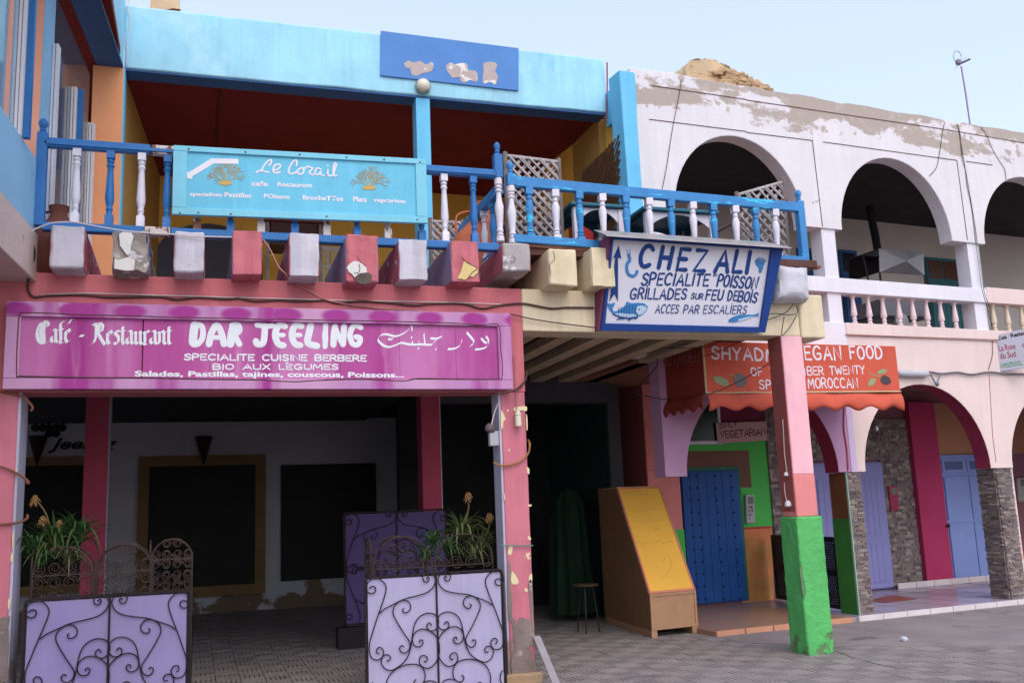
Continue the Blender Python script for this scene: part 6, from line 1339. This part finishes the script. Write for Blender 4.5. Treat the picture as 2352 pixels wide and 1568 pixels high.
c = PA(9.45).hit(*zj(775, 410)); part('old_lamp', MB().lathe(c+Vector((-.02, 0, 0)), [(.03, -.05), (.05, -.02), (.045, .04), (.02, .06)], 10, (-.6, -.5, .3)), mat('dusty_lamp', '#6a5c60', .7, .1), jb, smooth=True); part('wire', MB().tube(trace(PA(9.42), [(765, 400), (775, 330), (800, 240), (832, 160)], 0, 3, zj), .006, 5), CABLEW, jb, smooth=True)
pg = thing('power_plug', 'white plug and lead dangling on the left face of the green-footed pillar', 'plug', (gx0-.03, 9.5, 2.2)); zv = Z(2600, 1450, 3.136); PL_ = PX(gx0-.02)
part('lead', MB().tube(trace(PL_, [(1050, 380), (1062, 560), (1072, 780), (1090, 920), (1100, 1000)], 0, 3, zv), .005, 5), CABLEW, pg, smooth=True); part('lead', MB().tube(trace(PL_, [(1070, 1120), (1074, 1220), (1088, 1300), (1100, 1340)], 0, 3, zv), .005, 5), CABLEW, pg, smooth=True)
for x, y, s in ((1100, 1020, .03), (1120, 1355, .045)): c = PL_.hit(*zv(x, y)); part('plug_body', MB().lathe(c+Vector((-.01, 0, .02)), [(s*.4, 0), (s*.8, -s*.6), (s*.9, -s*1.3), (s*.6, -s*1.6)][::-1], 10), mat('white_plastic', '#cfcbd2', .4), pg, smooth=True)
def meter(pl, conv, q, m, lab, digits=()):
    c = [pl.hit(*conv(*p)) for p in q]; t = thing('electric_meter', lab, 'electric meter', tuple(c[0])); part('case', MB().prism(c, nB*.05), m, t, bevel=.008)
    e = lambda fx, fy, o=.004: (c[0]*(1-fx)+c[1]*fx)*(1-fy)+(c[3]*(1-fx)+c[2]*fx)*fy+pl.n*o
    part('window', MB().prism([e(.2, .66), e(.85, .66), e(.85, .93), e(.2, .93)], nB*.01), mat('meter_window', '#6f6a64', .2), t)
    if digits:
        mb_ = MB(); pl2 = Pl(c[0]+pl.n*.004, c[1]-c[0], c[3]-c[0]); Wd, Hd = (c[1]-c[0]).length, (c[3]-c[0]).length
        for r_, txt in enumerate(digits):
            for i, ch in enumerate(txt):
                gg = {'1': [[(.3, 0), (.3, 1)]], '9': [[(.6, .5), (.1, .5), (.1, 1), (.6, 1), (.6, 0)]], '0': [[(.1, 0), (.1, 1), (.6, 1), (.6, 0), (.1, 0)]], '5': [[(.6, 1), (.1, 1), (.1, .55), (.6, .5), (.6, 0), (.1, 0)]], 'A': [[(0, 0), (.3, 1), (.6, 0)]], 'n': [[(.1, 0), (.1, .7), (.6, .7), (.6, 0)]], 'z': [[(0, 1), (.6, 1), (0, 0), (.6, 0)]]}[ch]
                for L in gg: mb_.ribbon([pl2.at(Wd*(.3+.22*i+.16*p[0]), Hd*(.52-.13*r_+.07*p[1]), .001) for p in L], .01, pl.n, .002)
        part('numbers', mb_, BLACK, t)
PWm = PB(DW-.08)
meter(PWm, z9, [(1643, 476), (1700, 470), (1693, 278), (1637, 282)], mat('meter_white', '#b5aeb4', .5), 'white electric meter with painted figures on the bright green wall', ('190', '159', 'nz', 'A'))
meter(PWm, zb, [(990, 396), (1045, 388), (1030, 218), (970, 222)], mat('meter_crimson', '#a0204c', .5), 'crimson electric meter box on the stacked stone wall')
meter(PB(DW-.05), zb, [(1862, 330), (1960, 326), (1950, 160), (1850, 168)], mat('meter_grey', '#a49c98', .5), 'grey electric meter by the last stone pillar at the right edge')
hb_ = thing('hanging_bulb', 'bare bulb hanging in front of the stone wall under the first peach arch', 'lamp', tuple(PB(11.6).hit(*iz(955, 990))))
c = PB(11.6).hit(*iz(955, 985)); part('wire', MB().tube([c+Vector((0, 0, .03)), c+Vector((.0, 0, .55))], .004, 4), CABLED, hb_); part('bulb', MB().lathe(c, [(.004, -.055), (.022, -.045), (.03, -.02), (.022, .01), (.013, .03)], 12), mat('bulb_glass', '#b9b4c4', .15, .03, spec=.8), hb_, smooth=True)
for (x, y, lab) in ((2000, 460, 'dark cone wall lamp above the framed dark opening in the arcade'), (375, 455, 'dark cone wall lamp beside the painted script at the left of the arcade')):
    c = P195.hit(*z8(x, y), .12); t = thing('wall_lamp', lab, 'wall lamp', tuple(c)); part('cone_shade', MB().lathe(c-Vector((0, 0, .58)), [(.01, 0), (.05, .14), (.15, .48), (.16, .53), (.13, .53)], 14), mat('dark_cone', '#2a1c20', .8), t, smooth=True); part('wall_plate', MB().box(c.x-.06, c.x+.06, 19.36, 19.49, c.z-.3, c.z-.1), mat('dark_cone', '#2a1c20'), t)
# ---------------------------------------------------------------- black lattice gate in the arcade
G0, G1 = PB(13.1).hit(1785, 1379), PB(11.1).hit(1936, 1408); G0.z = G1.z = .1; PG = Pl(G0, G1-G0); LG = (G1-G0).length
gt = thing('lattice_gate', 'low black plastic lattice gate between the stone wall and the brown and green pillar side', 'gate', tuple(G0))
for q in ((0, LG, 0, .06), (0, LG, .46, .54), (0, LG, .93, 1.0), (0, .05, .061, .929), (LG-.06, LG, .061, .929)): part('frame_bar', MB().pbox(PG, q[0], q[1], q[2], q[3], -.02, .02), BLACK, gt)
for (v0, v1) in ((.06, .46), (.54, .93)):
    for fam in (0, 1):
        x = -v1+v0
        while x < LG-.06:
            a = max(x, .05); b = min(x+(v1-v0), LG-.06)
            if b-a > .03:
                va, vb_ = (v0+(a-x), v0+(b-x)) if fam == 0 else (v1-(a-x), v1-(b-x))
                o_ = .004 if fam else -.004; A_, B_ = PG.at(a, va, o_), PG.at(b, vb_, o_); d_ = (B_-A_).normalized(); n2 = d_.cross(PG.n).normalized()*.013
                part('strip', MB().prism([A_-n2, B_-n2, B_+n2, A_+n2], PG.n*-.006), BLACK, gt)
            x += .062
# ---------------------------------------------------------------- kitchen hood on the upper gallery
hh = thing('grill_hood', 'sheet metal grill with pyramid hood and dark flue on the upper gallery', 'grill', tuple(bpoint(11.5, 4.2, 12.2))); PHH = PB(12.0)
TIN = mat('sheet_metal', '#a8a5a9', .4, .15, 3, .25, metal=.25); TIND = mat('dull_sheet_metal', '#77747a', .5, .15, 3, .2, metal=.2)
h4 = [PHH.hit(*zU(*q)) for q in ((738, 772), (1218, 802), (1208, 567), (730, 522))]; apx = sum(h4, Vector())/4+nB*-.10
for i in range(4): part('hood_face', MB().add([h4[i], h4[(i+1) % 4], apx, h4[i]+nB*.02, h4[(i+1) % 4]+nB*.02, apx+nB*.02], [(0, 1, 2), (5, 4, 3), (0, 3, 4, 1)]), TIN if i != 0 else TIND, hh)
bk4 = [p+nB*.7 for p in h4]; part('hood_top', MB().prism([h4[3], h4[2], bk4[2], bk4[3]], (0, 0, .01)), TIND, hh); part('hood_side', MB().prism([h4[0]-dB*.002, h4[3]-dB*.002, bk4[3]-dB*.002, bk4[0]-dB*.002], dB*-.01), BLACK, hh)
for i in (0, 1): part('leg', MB().tube([V3(h4[i], zf), h4[i]], .018, 5), BLACK, hh); part('leg', MB().tube([V3(bk4[i], zf), bk4[i]], .018, 5), BLACK, hh)
part('awning_arm', MB().tube(trace(PHH, [(730, 600), (555, 592), (620, 868)], 0, 0, zU), .016, 5), BLACK, hh); part('side_flap', MB().prism(trace(PHH, [(725, 530), (725, 605), (560, 592)], .01, 0, zU), nB*.3), BLACK, hh)
fl = PB(12.5); part('flue', MB().tube([fl.hit(*zU(715, 530)), fl.hit(*zU(690, 380)), fl.hit(*zU(640, 150)), fl.hit(*zU(630, 60))], .07, 10), mat('soot_black', '#1c1a1e', .8), hh, smooth=True)
b4 = [PHH.hit(*zU(*q)) for q in ((795, 1245), (1265, 1255), (1240, 1078), (765, 1048))]; part('basin', MB().prism(b4, nB*.6), TIND, hh, bevel=.01); part('shelf', MB().prism([PHH.hit(*zU(x, y)) for x, y in ((610, 1278), (1300, 1262), (1270, 1240), (700, 1232))], nB*.4), BLACK, hh); part('fan_housing', MB().lathe(PHH.hit(*zU(980, 1290), .02), [(.14, 0), (.15, .05), (.12, .12), (.05, .14)], 14, nB), TIN, hh, smooth=True)
# ---------------------------------------------------------------- antenna, ruined wall, odds and ends
an = thing('antenna', 'television aerial with a wire loop on a thin pole above the peeling parapet', 'antenna', tuple(PB(13).hit(2229, 288))); zA = Z(3500, 150, 7.84); PAn = PB(13)
pb0 = PAn.hit(2229, 292); part('pole', MB().tube([Vector((pb0.x, pb0.y, ztop-.6)), pb0, PAn.hit(*zA(950, 1568)), PAn.hit(*zA(880, 1150)), PAn.hit(*zA(820, 780))], .018, 6), mat('mauve_grey_pole', '#9a7a9c', .5, metal=.3), an, smooth=True)
cc_ = [(690, 330), (640, 350), (600, 420), (595, 500), (620, 590), (670, 660)]; part('loop', MB().tube(trace(PAn, [(670, 660), (615, 580), (595, 490), (605, 400), (640, 345), (690, 330), (750, 355), (800, 420), (825, 500), (820, 570), (795, 620)], 0, 3, zA), .007, 5), mat('aerial_metal', '#8a90b0', .4, metal=.5), an, smooth=True)
part('amplifier', MB().lathe(PAn.hit(*zA(740, 660)), [(.03, -.06), (.06, -.03), (.06, .03), (.03, .06)], 10), mat('aerial_plastic', '#8f8498', .5), an, smooth=True); part('boom', MB().tube(trace(PAn, [(800, 700), (1075, 570)], 0, 0, zA), .018, 6), IRON, an); part('dipole', MB().tube(trace(PAn, [(640, 835), (970, 520)], 0, 0, zA), .007, 5), mat('aerial_metal', '#8a90b0'), an)
zD = Z(2500, 200, 5.2267); PD = PB(15.5)
ADO = mat('adobe_earth', '#cbb08c', .95, .12, 2.2, .9, 12, peel=[('#ad8052', 3.4, .60, .05, (1, 1, 2.5)), ('#d8b48a', 1.1, .55, .1)])
rw = thing('ruined_wall', 'crumbling ochre earth wall rising behind the white parapet', 'wall', tuple(PD.hit(*zD(1000, 600))))
out = [(150, 700), (150, 480), (230, 465), (300, 420), (375, 385), (365, 290), (420, 215), (480, 170), (550, 120), (600, 105), (690, 110), (730, 82), (780, 100), (820, 135), (960, 165), (1010, 200), (1160, 225), (1250, 265), (1300, 315), (1360, 325), (1390, 390), (1430, 420), (1480, 410), (1500, 470), (1590, 490), (1600, 455), (1660, 465), (1710, 530), (1730, 625), (1790, 670), (1870, 620), (1940, 645), (1985, 620), (1995, 780), (2100, 1000)]
part('earth_mass', MB().prism(trace(PD, out, 0, 0, zD)+[PD.at(PD.uv(*zD(2100, 1000))[0], 5.5), PD.at(PD.uv(*zD(150, 700))[0], 5.5)], nB*.9), ADO, rw, rough=(.16, .09, 3.2))
st_ = None; rnd = random.Random(9)
for k in range(70):
    x = rnd.uniform(1000, 1960); y = rnd.uniform(max(330, 330+(x-1300)*.55), 720)
    P_ = PD.hit(*zD(x, y), .04)
    if st_ is None: st_ = part('stone', MB().box(-.10, .10, -.05, .1, -.045, .045), mat('rubble_stone', '#bd9a74', .95, .2, 5, .6), rw, bevel=.02)
    else: st_ = inst(st_, p=rw)
    st_.location = P_; st_.rotation_euler = (rnd.uniform(-.4, .4), rnd.uniform(-.35, .35), BROT+rnd.uniform(-.3, .3)); st_.scale = (rnd.uniform(.7, 1.6), 1, rnd.uniform(.5, 1.2))
r2 = thing('ruined_wall', 'scrap of ochre wall just peeping over the sky blue parapet at the top left', 'wall', tuple(PA(15).hit(385, 5)))
part('earth_mass', MB().prism(trace(PA(15), [(345, 20), (352, -10), (372, -6), (384, 6), (392, -4), (412, -2), (415, 25)], 0), (0, .6, -.0)), ADO, r2, rough=(.12, .04, 4))
pk_ = thing('plank', 'whitewashed plank leaning at the foot of the peeling pink pillar', 'plank', (3.4, 9.2, 0)); A_, B_ = Vector((3.20, 9.36, .42)), ground(1283, 1580, .0)
d_ = (B_-A_).normalized(); w_ = Vector((.055, -.02, 0)); part('board', MB().prism([A_-w_*.6, A_+w_*.6, B_+d_*.1+w_*.6, B_+d_*.1-w_*.6], Vector((0, .03, .012))), mat('chalky_plank', '#958d94', .85, .1, 9, .3), pk_)
lt = MB(); c = ground(2077, 1466, .03)
lt.lathe(c, [(.01, -.03), (.035, -.02), (.045, .0), (.03, .018), (.01, .02)], 9); o = mesh_obj('crumpled_paper', lt, mat('litter_white', '#c9ccd8', .7, .05)); roughen(o, .03, .02, 14); tag(o, 'scrap of crumpled white paper on the bare concrete yard', 'litter')
ck = MB(); zG = Z(2600, 2200, 1.897)
cL = smooth_pts([Vector((q[0], q[1], 0)) for q in ((970, 440), (1040, 465), (1110, 492), (1200, 520), (1300, 545), (1420, 568), (1540, 588), (1640, 600), (1760, 606), (1830, 590))], 5)
ck.tube([ground(*[c_+random.uniform(-.9, .9) for c_ in zG(q.x, q.y)], .001) for q in cL], .0035, 5); o = part('slab_crack', ck, mat('crack_grey', '#4a4246', .95), bpy.data.objects['concrete_yard'])
rbx = thing('red_crate', 'red crate at the right edge beyond the last stone pillar', 'crate', tuple(bpoint(S(2350, 1370, 11.6)[0], ZT))); sr = S(2345, 1330, 11.8)[0]; part('body', bbox(sr, sr+.5, ZT, .62, 11.8, 12.2), RED, rbx, bevel=.01); part('rim', bbox(sr-.01, sr+.51, .621, .66, 11.79, 12.21), RED, rbx, bevel=.005)
# draped green cloth and a stool in the dark passage
cl = MB(); base_c = Vector((5.38, 14.0, 0)); rings = []; N_ = 40
for r_, z_, amp in ((.02, 1.95, 0), (.13, 1.9, .02), (.22, 1.76, .04), (.25, 1.4, .05), (.27, 1.0, .06), (.30, .6, .07), (.33, .12, .08)):
    rings.append([base_c+Vector(((r_+amp*math.sin(k*2*math.pi/N_*9+z_*1.2)*(.6+.4*math.sin(k*1.9)))*math.cos(2*math.pi*k/N_), (r_+amp*math.sin(k*2*math.pi/N_*9+z_*1.2)*(.6+.4*math.sin(k*1.9)))*math.sin(2*math.pi*k/N_), z_)) for k in range(N_)])
cl.add([q for r_ in rings for q in r_], [(i*N_+k, i*N_+(k+1) % N_, (i+1)*N_+(k+1) % N_, (i+1)*N_+k) for i in range(len(rings)-1) for k in range(N_)]); o = mesh_obj('draped_cloth', cl, mat('green_drape', '#08281a', .9, .2, 3, .2), True); tag(o, 'dark green cloth draped over a tall shape in the dark passage', 'cloth')
so = thing('stool', 'small stool with thin legs in the dark passage left of the menu box', 'stool', (4.9, 12.6, 0)); c = PA(12.6).hit(1345, 1340)
part('seat', MB().lathe(Vector((c.x, 12.6, c.z-.03)), [(.17, 0), (.18, .015), (.17, .03)], 16), mat('stool_wood', '#4a3826', .7), so, smooth=True)
for a in range(3): part('leg', MB().tube([Vector((c.x, 12.6, c.z-.03))+Vector((.1*math.cos(a*2.1), .1*math.sin(a*2.1), 0)), Vector((c.x, 12.6, 0))+Vector((.17*math.cos(a*2.1), .17*math.sin(a*2.1), 0))], .011, 5), IRON, so)

cable('white wire hanging down the join between the wing beam and the sky blue parapet', [(PA(11.96), Z(0, 0, 1.568), [(755, 0), (752, 60), (765, 110), (756, 180), (748, 260), (752, 330), (745, 380)])], .006, CABLEW)
cable('rusty red pipe down the right end of the sky blue parapet', [(PA(11.93), z7, [(747, 55), (748, 200), (744, 330), (742, 400)])], .011, mat('rusty_red_pipe', '#8a4650', .7), 1)
